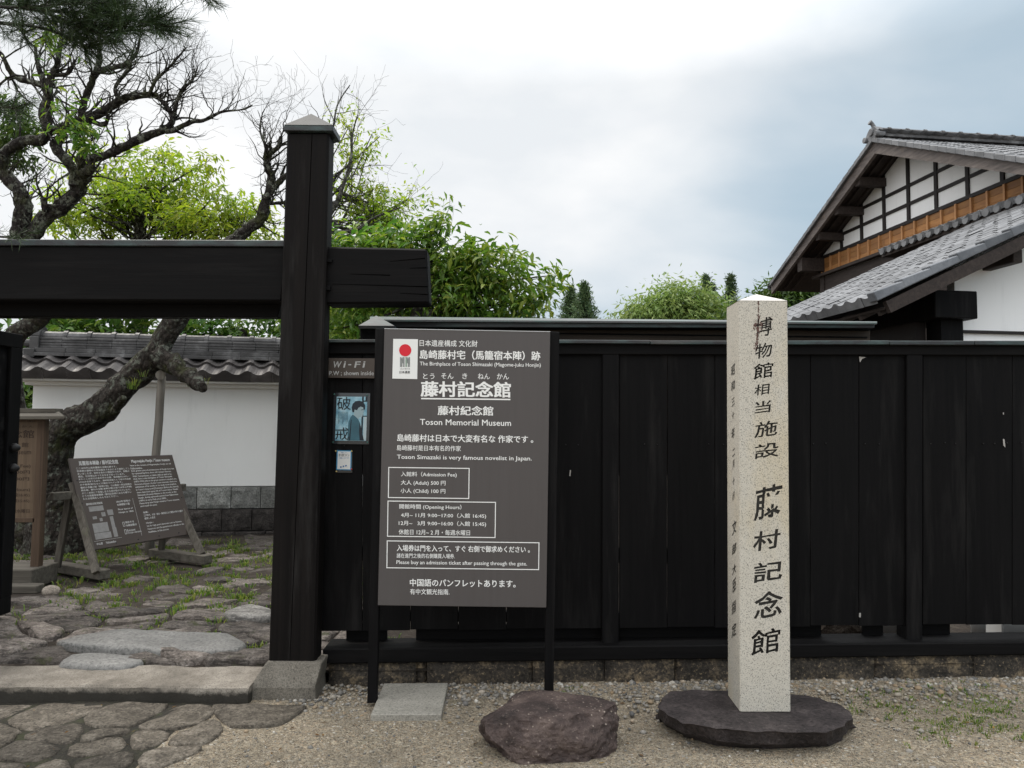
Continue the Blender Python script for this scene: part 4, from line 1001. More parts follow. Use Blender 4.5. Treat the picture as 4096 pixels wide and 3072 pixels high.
# ------------------------------------------------------------------ white courtyard wall with tiled roof
ang = R(10); A = Vector((math.cos(ang), math.sin(ang), 0)); Nn = Vector((math.sin(ang), -math.cos(ang), 0)); Z = Vector((0, 0, 1))
W0 = at(125, 1700, 9.6); W0.z = 0; LW = 4.9
wallt = thing('courtyard_wall', 'white plastered courtyard wall with grey tiled roof and stone plinth', 'wall', (W0.x + 1.5, 9.8, .1))
def wbox(mb, s0, s1, t0, t1, z0, z1):   # s along the wall, t towards the camera
    PW = lambda s, t, z: W0 + A * s + Nn * t + Z * z
    mb.hexa([PW(s0, t1, z0), PW(s1, t1, z0), PW(s1, t1, z1), PW(s0, t1, z1), PW(s0, t0, z0), PW(s1, t0, z0), PW(s1, t0, z1), PW(s0, t0, z1)])
zw0 = at(900, 1948, 9.95).z; zw1 = at(500, 1545, 9.7).z
mb = MB(); wbox(mb, 0, LW, -.42, 0, zw0, zw1 + .2); mb.build('plaster_face', M['plaster'], wallt, bevel=.01)
mb = MB(); wbox(mb, -.06, LW, -.4, .10, zw1, zw1 + .05); wbox(mb, -.22, LW, -.5, .30, zw1 + .051, zw1 + .115); mb.build('cornice', M['plaster'], wallt, bevel=.008)
rq = random.Random(12)
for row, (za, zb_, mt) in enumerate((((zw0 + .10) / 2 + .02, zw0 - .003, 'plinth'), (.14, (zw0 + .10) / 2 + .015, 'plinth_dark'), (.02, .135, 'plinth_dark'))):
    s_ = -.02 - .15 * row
    mb = MB()
    while s_ < LW:
        wd = rq.uniform(.36, .48); jt = .025 + .03 * row + rq.uniform(-.008, .008)
        bm = MB(); nxs, nzs = 7, 6
        PW = lambda s, t, z: W0 + A * s + Nn * t + Z * z
        base = len(mb.v)
        for a in range(nxs + 1):
            for b in range(nzs + 1):
                ss, zz = lerp(s_ + .005, s_ + wd - .005, a / nxs), lerp(za + .004, zb_ - .004, b / nzs)
                edge = a in (0, nxs) or b in (0, nzs)
                mb.v.append(tuple(PW(ss, jt + (0 if edge else .014 + .016 * noise.noise(Vector((ss * 9, zz * 9, row)))), zz)))
        for a in range(nxs):
            for b in range(nzs): q = base + a * (nzs + 1) + b; mb.f.append((q, q + nzs + 1, q + nzs + 2, q + 1))
        wbox(mb, s_ + .005, s_ + wd - .005, -.4, jt - .0005, za + .004, zb_ - .004)
        s_ += wd
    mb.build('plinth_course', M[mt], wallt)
ze = zw1 + .13
U = (-Nn * math.cos(R(30)) + Z * math.sin(R(30))); Nr = (Nn * math.sin(R(30)) + Z * math.cos(R(30)))
mb = MB(); tile_roof(mb, W0 + A * (-.30) + Nn * .36 + Z * ze, A, U, Nr, 19, .275, 2, .27, .062, .035, .07)
Ub = (Nn * math.cos(R(30)) + Z * math.sin(R(30))); Nb = (-Nn * math.sin(R(30)) + Z * math.cos(R(30)))
tile_roof(mb, W0 + A * (-.30) - Nn * .60 + Z * ze, A, Ub, Nb, 19, .275, 2, .27, .062, .035, .07)
mb.build('roof_tiles', M['tile_dark'], wallt, smooth=False)
zr = ze + .245
mb = MB(); tR = -.12
for i, (hw, z0_, z1_) in enumerate(((.20, 0, .045), (.17, .05, .105), (.135, .11, .14), (.13, .145, .175), (.125, .18, .21), (.12, .215, .245))):
    s_ = .02
    while s_ < LW: 
        L_ = .30 if i > 1 else .36; wbox(mb, s_ + .0015, min(s_ + L_, LW), tR - hw, tR + hw + rq.uniform(-.004, .004), zr + z0_, zr + z1_); s_ += L_
mb.build('ridge_stack', M['tile_ridge'], wallt, bevel=.004)
mb = MB(); PW = lambda s, t, z: W0 + A * s + Nn * t + Z * z
s_ = .04
while s_ < LW:
    mb.tube([PW(s_, tR, zr + .25), PW(s_ + .27, tR, zr + .25)], [.085, .085], 12); mb.tube([PW(s_ - .02, tR, zr + .25), PW(s_ + .03, tR, zr + .25)], [.10, .10], 12); s_ += .29
mb.build('ridge_cap', M['tile_ridge'], wallt, smooth=False)
mb = MB()
mb.tube([PW(-.06, tR, zr + .27), PW(.06, tR, zr + .27)], [.135, .135], 16)
wbox(mb, -.05, .06, tR - .16, tR + .16, zr + .04, zr + .25); wbox(mb, -.10, .03, tR - .10, tR + .2, zr - .02, zr + .09)
mb.tube([PW(-.14, tR + .08, zr + .17), PW(-.04, tR + .08, zr + .17)], [.05, .06], 10); mb.tube([PW(-.14, tR + .08, zr + .06), PW(-.04, tR + .08, zr + .06)], [.05, .06], 10)
mb.tube([PW(-.27, tR + .12, zr - .0), PW(.02, tR + .12, zr + .005)], [.055, .055], 10)
mb.build('ridge_end', M['tile_ridge'], wallt, bevel=.006)

# ------------------------------------------------------------------ A-frame sign, notice board, prop
TLa, TRa, BRa, BLa = at(275, 1834, 7.22), at(689, 1819, 8.22), at(779, 2133, 7.98), at(355, 2203, 6.96)
afr = thing('standing_sign', 'brown information board on a leaning wooden A-frame in the courtyard', 'sign', (BLa.x + .4, 7.6, .12))
nA = (BRa - BLa).cross(TLa - BLa).normalized()
if nA.y > 0: nA = -nA
back = -nA * .022
mb = MB(); mb.hexa([BLa, BRa, TRa, TLa, BLa + back, BRa + back, TRa + back, TLa + back]); ap_ = mb.build('board', M['sign_brown'], afr, bevel=.002)
def buv(u, v, off=.0015):     # u right, v down
    t_, b_ = TLa.lerp(TRa, u), BLa.lerp(BRa, u); return t_.lerp(b_, v) + nA * off
mb = MB()
def aline(s, u0, u1, v0, v1, bold=.012): text_into(mb, s, lambda u, v: buv(lerp(u0, u1, u), lerp(v1, v0, v)), bold)
aline('馬籠宿本陣跡 / 藤村記念館', .075, .43, .035, .085, .02); aline('Magomejuku Honjin / Toson museum', .56, .955, .045, .09, .03)
JP = ['ここは旧中山道馬籠宿の本陣の跡です。', '旧本陣の建物の大半は相次ぐ大火により焼失してし', 'まいましたが、焼失を免れた隠居所や井戸、昔敷の', '礎石、石垣等はかつてのままで残っています。', 'またここは近代日本文学の文豪、島崎藤村(1872―', '1943)の生家でもあり、藤村記念館として彼の作品展', '示や書斎(復元)などが展示されています。', '藤村の長編小説「夜明け前」では幕末～明治初期の', '動乱期、藤村の父親 島崎正樹(小説では青山半蔵)', 'がここ本陣にて苦悩し生きる姿が描かれています。', 'どうぞ馬籠宿本陣跡 / 藤村記念館にお立ち寄りい', 'ただき往時をしのんでみて下さい。']
wJ = [.36, .48, .47, .42, .46, .465, .38, .46, .455, .44, .44, .31]
for i, s in enumerate(JP): v0 = .105 + i * .031; aline(s, .045, .045 + wJ[i], v0, v0 + .022)
EN = ['Here is the remains of Magomejuku Honjin on old', 'Nakasendou.', 'Even greater part of architectures of Honjin have lost', 'by repeated big fires, there still remains Retreat,', 'Well, Cornerstones, or stone walls as used to be.', 'And, here is also birthplace of Toson Shimazaki', '(1872-1943) who is the great novelist in modern era', 'literature of Japan. As the Toson museum, there are', 'exhibitions of his works or his study room (replica).', "In Toson's long novel [Yoakemae (Before the dawn)],", "there described agony life of Toson's father Masaki", 'Shimazaki (Aoyama Hanzou in the novel), at this', 'Honjin, during upheavals period from Bakumatsu', '(1850-) to early Meiji era (-1880) .', 'Please drop into Honjin remains / Toson museum,', 'and recall the past.']
wE = [.42, .115, .44, .40, .40, .395, .435, .43, .42, .435, .42, .395, .405, .28, .405, .165]
for i, s in enumerate(EN): v0 = .105 + i * .0325; aline(s, .535, .535 + wE[i], v0, v0 + .024, .02)
for s, u0, u1, v0 in (('本陣 :', .545, .60, .665), ('江戸時代、大名・旗本・幕府役人など幕臣の侍や公家が', .545, .94, .70), ('使用した宿舎', .545, .65, .735), ('Honjin :', .55, .62, .79), ("Inn for high post's Samurais such as Daimyo,", .55, .90, .825), ('Hatamoto and the government officials or the', .55, .915, .86), ('Nobilities, in Edo period.', .55, .75, .895),
                      ('1860年当時の', .325, .455, .51), ('本陣間取り図', .325, .44, .545), ('Floor layout of', .325, .46, .60), ('Honjin in 1860', .325, .46, .635), ('現存する', .36, .44, .75), ('本陣屋敷分', .36, .46, .785), ('Existent', .36, .435, .84), ('Honjin remains', .36, .485, .87), ('藤村記念館見取図', .06, .20, .505), ('中山道', .075, .125, .935), ('Nakasendou', .155, .24, .935)):
    aline(s, u0, u1, v0, v0 + .024, .016)
def auv(a, b, c, d, off=.0015): mb.add([buv(a, d, off), buv(c, d, off), buv(c, b, off), buv(a, b, off)], [(0, 1, 2, 3)])
for (a, b, c, d) in ((.335, .755, .338, .80), (.350, .755, .353, .80), (.335, .753, .353, .757), (.335, .80, .353, .804), (.335, .84, .338, .885), (.350, .84, .353, .885), (.335, .838, .353, .842), (.335, .885, .353, .889), (.06, .915, .30, .917), (.48, .50, .482, .93)): auv(a, b, c, d)
mb.build('lettering', M['worn_white'], ap_)
mb = MB()
for (a, b, c, d) in ((.075, .545, .20, .60), (.225, .60, .275, .66), (.235, .675, .265, .80), (.17, .62, .205, .665), (.09, .655, .125, .685), (.145, .68, .17, .715), (.075, .73, .205, .83), (.075, .835, .215, .90), (.235, .80, .27, .90)): auv(a, b, c, d)
mb.build('floor_plan', plain('pale_plan_print', (.21, .20, .19), .7, .35, 30), ap_)
for u, v in [(u, .965) for u in (.04, .24, .44, .64, .84, .97)] + [(.03, .25), (.03, .5), (.03, .75), (.97, .3), (.97, .55), (.97, .8), (.5, .25)]:
    p = buv(u, v, 0); mb = MB(); mb.tube([p, p + nA * .005], [.007, .005], 6); mb.build('bolt', M['iron'], ap_)
def leg(pts, w_, h_, mat, up=(1, 0, 0)):
    mb = MB(); mb.beam(pts[0], pts[1], w_, h_, up); mb.build('leg', mat, afr, bevel=.004)
zf = .13
off = -nA * .06
leg((buv(.02, .25, -.06), onz(385, 2292, zf + .07)), .055, .06, M['grey_wood'])
leg((buv(.96, .6, -.06), onz(808, 2218, zf + .07)), .055, .07, M['grey_wood'])
a_ = buv(.01, .40, -.10)
leg((buv(.015, .36, -.14), onz(228, 2270, zf + .06)), .05, .055, M['grey_wood'])
leg((buv(.9, .5, -.14), onz(645, 2205, zf + .06)), .05, .055, M['grey_wood'])
mb = MB(); dR = (TRa - TLa).normalized(); mb.beam(buv(.0, .37, -.075) - dR * .19, buv(1.0, .39, -.075) + dR * .10, .06, .075); mb.build('crossbar', M['grey_wood_x'], afr, bevel=.005)
for a, b in (((180, 2270), (420, 2312)), ((610, 2222), (832, 2250))):
    p, q = onz(*a, zf), onz(*b, zf); p.z = q.z = zf + .03; mb = MB(); mb.beam(p, q, .11, .09); mb.build('foot', M['grey_wood_x'], afr, bevel=.008)

YN = 6.75
nb = thing('notice_board', 'roofed tan wooden notice board with brown writing behind the open door', 'notice board', (at(-40, 2300, YN).x, YN, .12))
mb = MB(); mb.slab([(-190, 1690), (152, 1688), (138, 2072), (-190, 2072)], YN, .03); nbp = mb.build('panel', M['notice_wood'], nb)
mb = MB(); mb.slab([(150, 1672), (180, 1672), (152, 2290), (118, 2290)], YN - .02, .07); mb.build('leg', M['notice_frame'], nb, bevel=.004)
mb = MB(); mb.slab([(-220, 1672), (-190, 1672), (-190, 2290), (-222, 2290)], YN - .02, .07); mb.build('leg', M['notice_frame'], nb, bevel=.004)
mb = MB(); mb.slab([(-190, 2072), (138, 2072), (137, 2090), (-190, 2090)], YN - .02, .06); mb.build('frame', M['notice_frame'], nb, bevel=.003); mb = MB(); mb.slab([(-190, 1672), (151, 1672), (151, 1688), (-190, 1688)], YN - .02, .06); mb.build('frame', M['notice_frame'], nb, bevel=.003)
mb = MB()
for q, y_, d_ in (([(-290, 1652), (222, 1652), (256, 1676), (-320, 1676)], YN - .22, .22), ):
    f0, f1 = at(-320, 1678, YN - .12), at(258, 1678, YN - .12); r0, r1 = at(-290, 1655, YN + .02), at(232, 1655, YN + .02); dz = Vector((0, 0, .03))
    mb.hexa([f0, f1, f1 + dz, f0 + dz, r0, r1, r1 + dz, r0 + dz]); 
    g0, g1 = Vector((f0.x, 2 * YN + .04 - f0.y, f0.z)), Vector((f1.x - .15, 2 * YN + .04 - f1.y, f1.z)); mb.hexa([r0, r1, r1 + dz, r0 + dz, g0, g1, g1 + dz, g0 + dz])
f0, f1 = at(-290, 1642, YN - .02), at(226, 1642, YN - .02); mb.beam(f0 + Vector((0, .04, 0)), f1 + Vector((0, .04, 0)), .12, .035)
mb.build('roof', M['grey_wood_x'], nb, bevel=.003)
mb = MB(); a = at(-260, 2330, YN); b = at(172, 2330, YN); mb.box(a.x, YN - .16, .1, b.x, YN + .22, .27); mb.box(a.x, YN - .28, .09, b.x + .12, YN - .165, .16); mb.build('base_block', M['grey_wood_x'], nb, bevel=.008)
mb = MB()
def nline(s, x0, x1, y0, y1, bold=.01): text_into(mb, s, lambda u, v: at(lerp(x0, x1, u), lerp(y1, y0, v), YN - .0012), bold)
nline('藤村記念館', -105, 136, 1720, 1752, .02); nline('と う そ ん き ね ん か ん', -100, 134, 1702, 1710); nline('藤 村 紀 念 館', -70, 114, 1770, 1789); nline('Toson Memorial Museum', -130, 124, 1798, 1817)
nline('入館料 (Admission Fee)', -120, 122, 1855, 1874); nline('大人 (Adult) 500円', -110, 119, 1881, 1898, .016); nline('小人 (Child) 100円', -110, 116, 1908, 1925, .016)
nline('開館時間 (Opening Hours)', -130, 120, 1950, 1968); nline('4月~11月 9:00-17:00(入館16:45)', -130, 118, 1973, 1989); nline('12月~3月 9:00-16:00(入館15:45)', -130, 117, 1996, 2012); nline('休館日 12月~2月・毎週水曜日', -130, 118, 2036, 2052)
mb.build('lettering', M['brown_ink'], nbp)

YPR = 8.42
prp = thing('prop_pole', 'grey log prop standing under the leaning mossy trunk', 'prop', tuple(onz(594, 2249, .1)))
mb = MB(); pts = [(595, 2255), (603, 2100), (612, 1950), (624, 1820), (636, 1680), (640, 1600), (648, 1505)]
mb.tube([at(a, b, YPR) for a, b in pts], [.05, .05, .048, .046, .045, .046, .045], 10, rough=.06); mb.build('pole', M['prop_wood'], prp, smooth=True)
mb = MB(); c = at(642, 1500, YPR - .2); d_ = at(642, 1498, YPR + .25); mb.tube([c, d_], [.052, .05], 12); mb.build('cross_log', M['prop_wood'], prp, smooth=False)
q = onz(205, 2375, .12); tag(rock('cobble', (q.x, q.y, .14), (.075, .05, .05), 4, M['curb'], .08, 2, 3, 2), 'small round pale cobble on the courtyard before the A-frame', 'cobble')

# ------------------------------------------------------------------ trees
def grow(mb, p, d, L, r, lev, rg, up=.35, wob=.5, nseg=6, kids=(3, 5), leaves=None, spread=.9, shrink=.62):
    P = [Vector(p)]; Rr = [r]; d = Vector(d).normalized(); st = L / nseg
    for i in range(nseg):
        d = (d + Vector((rg.gauss(0, wob), rg.gauss(0, wob), rg.gauss(0, wob) + up)) * .42).normalized()
        P.append(P[-1] + d * st * rg.uniform(.7, 1.3)); Rr.append(max(.0012, r * (1 - .8 * (i + 1) / nseg)))
    mb.tube(P, Rr, 5 if r > .012 else 3, cap=False)
    if leaves is not None and lev <= 1: leaves.extend([(q, d) for q in P[2:]])
    if lev > 0:
        for _ in range(rg.randint(*kids)):
            i = rg.randint(1, nseg); t = (P[i] - P[i - 1]).normalized()
            sd_ = Vector((rg.gauss(0, 1), rg.gauss(0, 1), rg.gauss(.25, 1))).normalized()
            grow(mb, P[i], (t + sd_ * spread), L * rg.uniform(.45, .85) * shrink / .62, Rr[i] * .62, lev - 1, rg, up, wob, max(4, nseg - 1), kids, leaves, spread, shrink)
def resample(pts, n):
    P = [Vector(p) for p in pts]; out_ = []
    m_ = len(P) - 1
    for i in range(n + 1):
        t = i / n * m_; k = min(int(t), m_ - 1); f = t - k
        p0, p1, p2, p3 = P[max(k - 1, 0)], P[k], P[k + 1], P[min(k + 2, m_)]
        out_.append(.5 * ((2 * p1) + (p2 - p0) * f + (2 * p0 - 5 * p1 + 4 * p2 - p3) * f * f + (3 * p1 - p0 - 3 * p2 + p3) * f ** 3))
    return out_
def limb(mb, pts, rad, Y0, Y1, seg=10, rough=.18, n=None):
    """pts: pixels; rad in pixels; depth runs from Y0 to Y1"""
    m_ = len(pts); P = [at(a, b, lerp(Y0, Y1, i / (m_ - 1))) for i, (a, b) in enumerate(pts)]
    n = n or m_ * 5; Q = resample(P, n); rr = []
    for i in range(n + 1):
        t = i / n * (m_ - 1); k = min(int(t), m_ - 2); rr.append(lerp(rad[k], rad[k + 1], t - k) * Q[i].y / F)
    mb.tube(Q, rr, seg, True, rough); return Q, rr
def leaf_mesh(mb, items, L, W, rg, droop=.5, per=5, jit=.12, fold=.25):
    """items: (point, dir); per leaves around each point"""
    for p, d in items:
        for _ in range(per):
            q = Vector(p) + Vector((rg.gauss(0, jit), rg.gauss(0, jit), rg.gauss(0, jit * .8)))
            a = Vector((d[0] * .5 + rg.gauss(0, .7), d[1] * .5 + rg.gauss(0, .7), d[2] * .3 + rg.gauss(-droop, .35))).normalized()
            l = L * rg.uniform(.65, 1.2); w_ = W * l / L * rg.uniform(.8, 1.15)
            s = a.cross(Vector((rg.gauss(0, .45), rg.gauss(0, .45), 1)))
            s = s.normalized() if s.length > 1e-4 else Vector((1, 0, 0)); n_ = s.cross(a)
            m1, m2 = q + a * l * .38, q + a * l * .75
            tip = q + a * l - Vector((0, 0, l * .12))
            e = n_ * (fold * w_)
            mb.add([q, m1 + s * w_ * .5 + e, m2 + s * w_ * .32 + e * .6, tip, m2 - s * w_ * .32 + e * .6, m1 - s * w_ * .5 + e, m1, m2], [(0, 1, 6), (1, 2, 7, 6), (2, 3, 7), (0, 6, 5), (6, 7, 4, 5), (7, 3, 4)])
def leaf_simple(mb, items, L, W, rg, droop=.4, per=4, jit=.2):
    for p, d in items:
        for _ in range(per):
            q = Vector(p) + Vector((rg.gauss(0, jit), rg.gauss(0, jit), rg.gauss(0, jit)))
            a = Vector((d[0] * .6 + rg.gauss(0, .6), d[1] * .6 + rg.gauss(0, .6), d[2] * .6 + rg.gauss(-droop, .4))).normalized()
            l = L * rg.uniform(.6, 1.3); s = a.cross(Vector((rg.gauss(0, .6), rg.gauss(0, .6), 1))).normalized() * (W * .5 * rg.uniform(.7, 1.2))
            mb.add([q, q + a * l * .45 + s, q + a * l, q + a * l * .45 - s], [(0, 1, 2, 3)])
def blob_points(ells, n, rg, Y, shell=.45, per_clump=14, cl=.30):
    """ells: (px, py, rx, ry, depth offset) in pixels around distance Y -> (point, outward dir) list, gathered in flat clumps"""
    tot = [e[2] * e[3] for e in ells]; out_ = []
    while len(out_) < n:
        e = rg.choices(ells, tot)[0]; v = Vector((rg.gauss(0, 1), rg.gauss(0, 1), rg.gauss(0, 1))).normalized(); k = rg.random() ** shell
        Yc = Y + e[4]; c = at(e[0], e[1], Yc); r1, r2 = e[2] * Yc / F, e[3] * Yc / F
        q = c + Vector((v.x * r1 * k, v.y * min(r1, 1.6) * k, v.z * r2 * k)); sg = cl * min(r1, r2) * rg.uniform(.6, 1.3)
        for _ in range(per_clump): out_.append((q + Vector((rg.gauss(0, sg), rg.gauss(0, sg), rg.gauss(0, sg * .42))), (v + Vector((rg.gauss(0, .4), rg.gauss(0, .4), 0))).normalized()))
    return out_

# --- the old plum tree: mossy trunk in the gateway, bare limbs above the beam
rt = random.Random(77)
YT0 = 8.3
plum = thing('plum_tree', 'old mossy leaning tree with bare twisted branches behind the gate', 'tree', tuple(onz(200, 2200, .1)))
mb = MB()
limb(mb, [(205, 2230), (205, 2100), (215, 1950), (212, 1820), (240, 1735), (310, 1690), (410, 1628), (495, 1545), (570, 1478), (630, 1408), (672, 1335), (712, 1265), (745, 1190), (800, 1090), (880, 1000), (955, 945)], [106, 82, 70, 64, 62, 62, 61, 59, 55, 48, 43, 42, 38, 32, 26, 21], 8.6, 8.3, 24, .30)
limb(mb, [(150, 2230), (120, 2150), (150, 2020), (190, 1900), (220, 1800)], [70, 62, 60, 60, 50], 8.8, 8.7, 12, .25)
limb(mb, [(640, 1425), (690, 1452), (730, 1490), (770, 1512), (800, 1540), (806, 1550)], [46, 36, 29, 30, 27, 17], 8.25, 7.9, 14, .42)
limb(mb, [(455, 1650), (480, 1608), (492, 1592)], [16, 15, 13], 8.2, 8.0, 8, .3)
limb(mb, [(190, 1850), (250, 1890), (285, 1960), (300, 2060), (300, 2220)], [70, 62, 58, 60, 75], 8.75, 8.7, 12, .25)
limb(mb, [(185, 1900), (60, 1700), (30, 1500), (60, 1350), (140, 1290), (185, 1235), (165, 1110), (100, 965)], [80, 60, 50, 40, 32, 30, 30, 34], 8.8, 8.2, 10, .2)
mb.build('trunk', M['bark'], plum, smooth=True)
big, twig = MB(), MB()
LIMBS = [
 ([(85, 985), (82, 900), (95, 820), (75, 765), (30, 715), (5, 675), (25, 610), (90, 565), (165, 560), (200, 525), (255, 510), (300, 495)], [34, 31, 29, 26, 24, 23, 20, 20, 19, 18, 17, 14], 8.2, 8.0),
 ([(300, 495), (350, 477), (420, 440), (500, 393), (560, 382), (610, 378), (650, 405), (680, 445)], [17, 17, 16, 14, 12, 11, 9, 6], 8.0, 7.8),
 ([(195, 527), (180, 450), (195, 390), (180, 340), (165, 300), (150, 250), (140, 180)], [20, 20, 18, 15, 11, 8, 5], 8.0, 7.9),
 ([(195, 390), (205, 310), (230, 260), (238, 190), (250, 130)], [14, 12, 10, 8, 5], 7.95, 7.8),
 ([(185, 345), (130, 330), (75, 315), (40, 285), (18, 240), (2, 215)], [13, 12, 11, 9, 8, 7], 7.95, 7.8),
 ([(190, 300), (230, 300), (275, 290), (300, 240)], [9, 8, 7, 5], 7.9, 7.9),
 ([(95, 985), (170, 885), (235, 835), (290, 790), (322, 740), (335, 700)], [32, 28, 27, 27, 26, 25], 8.2, 8.1),
 ([(300, 745), (297, 690), (262, 635), (222, 592), (235, 560), (262, 540)], [24, 20, 19, 19, 17, 12], 8.1, 8.0),
 ([(335, 715), (326, 660), (325, 628), (370, 632), (423, 622), (497, 587), (572, 552), (646, 524), (696, 520), (771, 487), (820, 480), (885, 448), (960, 440), (1010, 420)], [24, 18, 16, 15, 15, 16, 16, 13, 10, 8, 7, 4.5, 3, 2], 8.1, 7.7),
 ([(330, 700), (350, 690), (368, 670)], [22, 18, 15], 8.05, 7.9),
 ([(640, 525), (690, 488), (668, 430), (640, 395), (622, 375)], [11, 10, 8, 7, 5], 7.85, 7.8),
 ([(682, 500), (700, 440), (712, 390), (740, 350), (771, 318), (790, 270)], [9, 8, 6, 5, 4, 3], 7.85, 7.7),
 ([(325, 480), (328, 440), (345, 385), (360, 350), (378, 300), (400, 285), (450, 272), (500, 258), (545, 214), (560, 150)], [12, 12, 12, 12, 13, 10, 9, 8, 6, 3], 7.95, 7.8),
 ([(378, 300), (395, 240), (400, 180), (395, 110)], [10, 8, 6, 4], 7.85, 7.8),
 ([(472, 400), (462, 350), (497, 298), (522, 259), (528, 210)], [8, 7, 6, 5, 3], 7.9, 7.8),
 ([(597, 380), (622, 323), (660, 285), (696, 249), (746, 189)], [7, 6, 5, 4, 2], 7.8, 7.7),
 ([(330, 470), (410, 500), (430, 470), (425, 430)], [9, 8, 6, 4], 8.0, 7.9),
 ([(180, 855), (178, 815), (170, 792)], [12, 11, 10], 8.1, 8.0),
 ([(940, 960), (1000, 910), (1045, 875), (1060, 815), (1075, 770), (1085, 705), (1068, 660), (1082, 612), (1112, 590), (1125, 545)], [23, 22, 20, 18, 17, 15, 12, 11, 9, 6], 8.3, 8.2),
 ([(1080, 770), (1115, 730), (1160, 690), (1220, 640), (1290, 560)], [12, 12, 11, 9, 6], 8.25, 8.2),
 ([(1085, 700), (1060, 640), (1062, 590), (1040, 520), (1050, 450)], [7, 6, 5, 3.5, 2], 8.2, 8.1),
 ([(1080, 815), (1130, 812), (1200, 815)], [6, 6, 5], 8.25, 8.2)]
for pts, rad, y0, y1 in LIMBS:
    Q, rr = limb(big, pts, [r_ * 1.08 for r_ in rad], y0, y1, 9, .34)
    last = len(Q) - 1; k = 1
    while k <= last:
        if Q[k].z > at(500, 1010, 8).z:
            t = (Q[k] - Q[k - 1]).normalized(); sd_ = Vector((rt.gauss(.25, .8), rt.gauss(0, .6), rt.gauss(.55, .7))).normalized()
            if rt.random() < .75: grow(twig, Q[k], t * .6 + sd_, rt.uniform(.2, .6), min(.014, max(.004, rr[k] * .5)), 2, rt, .12, .7, 6, (1, 3))
            if rt.random() < .35: grow(twig, Q[k], sd_ - t * .3, rt.uniform(.06, .16), min(.012, rr[k] * .55), 0, rt, .1, .8, 3)
        k += 2 if rr[k] > .02 else 1
big.build('limbs', M['bark_twig'], plum, smooth=True); twig.build('twigs', M['bark_twig'], plum)
mb = MB(); rg = random.Random(5)
for (px, py, s_) in ((540, 1535, 7), (528, 1550, 5), (570, 1500, 4), (816, 1530, 4), (760, 1540, 3)):
    c = at(px, py, 8.15); blades(mb, c.x, c.y, c.z - .02, s_ * 3, .10, rg, .05, .003)
mb.build('moss_tuft', M['grass'], plum)

# --- yellow-green tree behind, crown and branches
rg = random.Random(41)
def leafy(name, label, cat, Y, ells, n, L, W, mat, trunk, rg, branches=10, per=5, jit=.13, droop=.5, bark='bark_twig', simple=False, group=None, shell=.45):
    base = at(trunk[0][0], trunk[0][1], Y); base.z = .1
    t = thing(name, label, cat, tuple(base), group)
    pts = blob_points(ells, n, rg, Y, shell); mb = MB()
    (leaf_simple if simple else leaf_mesh)(mb, pts, L, W, rg, droop, per, jit); 
    tb = MB(); T = [at(a, b, Y) for a, b, r in trunk]; T[0].z = .05
    Q = resample(T, 12); tb.tube(Q, [lerp(trunk[0][2], trunk[-1][2], i / 12) * Y / F for i in range(13)], 8, True, .15)
    lv = []
    for _ in range(branches):
        p, d = rg.choice(pts); s = Q[rg.randint(5, 12)]; mid = s.lerp(p, .5) + Vector((rg.gauss(0, .15), rg.gauss(0, .15), -abs(rg.gauss(0, .15)))); r0 = rg.uniform(.5, 1) * trunk[-1][2] * Y / F * .6
        C = resample([s, mid, p], 8); tb.tube(C, [lerp(r0, .006, i / 8) for i in range(9)], 5, False, .1)
        for _k in range(3):
            i = rg.randint(3, 8); grow(tb, C[i], (C[i] - C[i - 1]) + Vector((rg.gauss(0, .3), rg.gauss(0, .3), rg.gauss(.1, .2))), rg.uniform(.15, .42), lerp(r0, .006, i / 8) * .7, 1, rg, .1, .5, 5, (1, 3), lv)
    tb.build('trunk', M[bark], t, smooth=True)
    if lv and not simple: leaf_mesh(mb, lv, L, W, rg, droop, 1, jit * .5)
    mb.build('crown', M[mat], t); return t
leafy('leafy_tree', 'yellow-green leafy tree rising behind the crossbeam left of the post', 'tree', 12.5,
  [(640, 640, 150, 55, 0), (560, 625, 110, 45, .3), (780, 660, 60, 60, 0), (480, 740, 150, 70, 0), (660, 760, 190, 70, .4), (860, 800, 130, 70, 0), (960, 860, 110, 75, 0), (330, 700, 80, 60, .5), (260, 650, 45, 30, 0), (520, 880, 330, 90, .5), (900, 930, 240, 60, 0), (300, 900, 140, 60, 0), (700, 850, 200, 80, .3)],
  1350, .125, .044, 'leaf_lime', [(560, 1700, 40), (560, 1200, 36), (560, 950, 26), (590, 750, 14)], rg, 75, 5, .14, .55)
leafy('leafy_tree', 'dark green leafy tree at the left picture edge below the pine', 'tree', 9.5,
  [(60, 440, 70, 60, 0), (90, 540, 75, 70, 0), (40, 620, 70, 60, .2), (100, 640, 50, 40, 0), (20, 480, 60, 60, .3)],
  230, .10, .036, 'leaf_dark', [(-260, 1500, 26), (-240, 1000, 24), (-120, 750, 16), (0, 560, 10)], rg, 9, 5, .10, .45)
t_ = leafy('hanging_branch', 'bright green leafy spray hanging before the bare branches', 'branch', 7.2,
  [(310, 500, 45, 28, 0), (300, 560, 50, 40, 0), (350, 590, 45, 30, 0), (400, 625, 42, 22, 0), (270, 340, 28, 22, 0), (150, 140, 40, 45, 0), (120, 90, 30, 30, 0), (450, 15, 30, 25, 0), (225, 335, 30, 16, 0)],
  62, .085, .032, 'leaf_persimmon', [(-120, 900, 5), (-60, 600, 5), (60, 300, 5), (200, 430, 4)], rg, 8, 4, .05, .5)
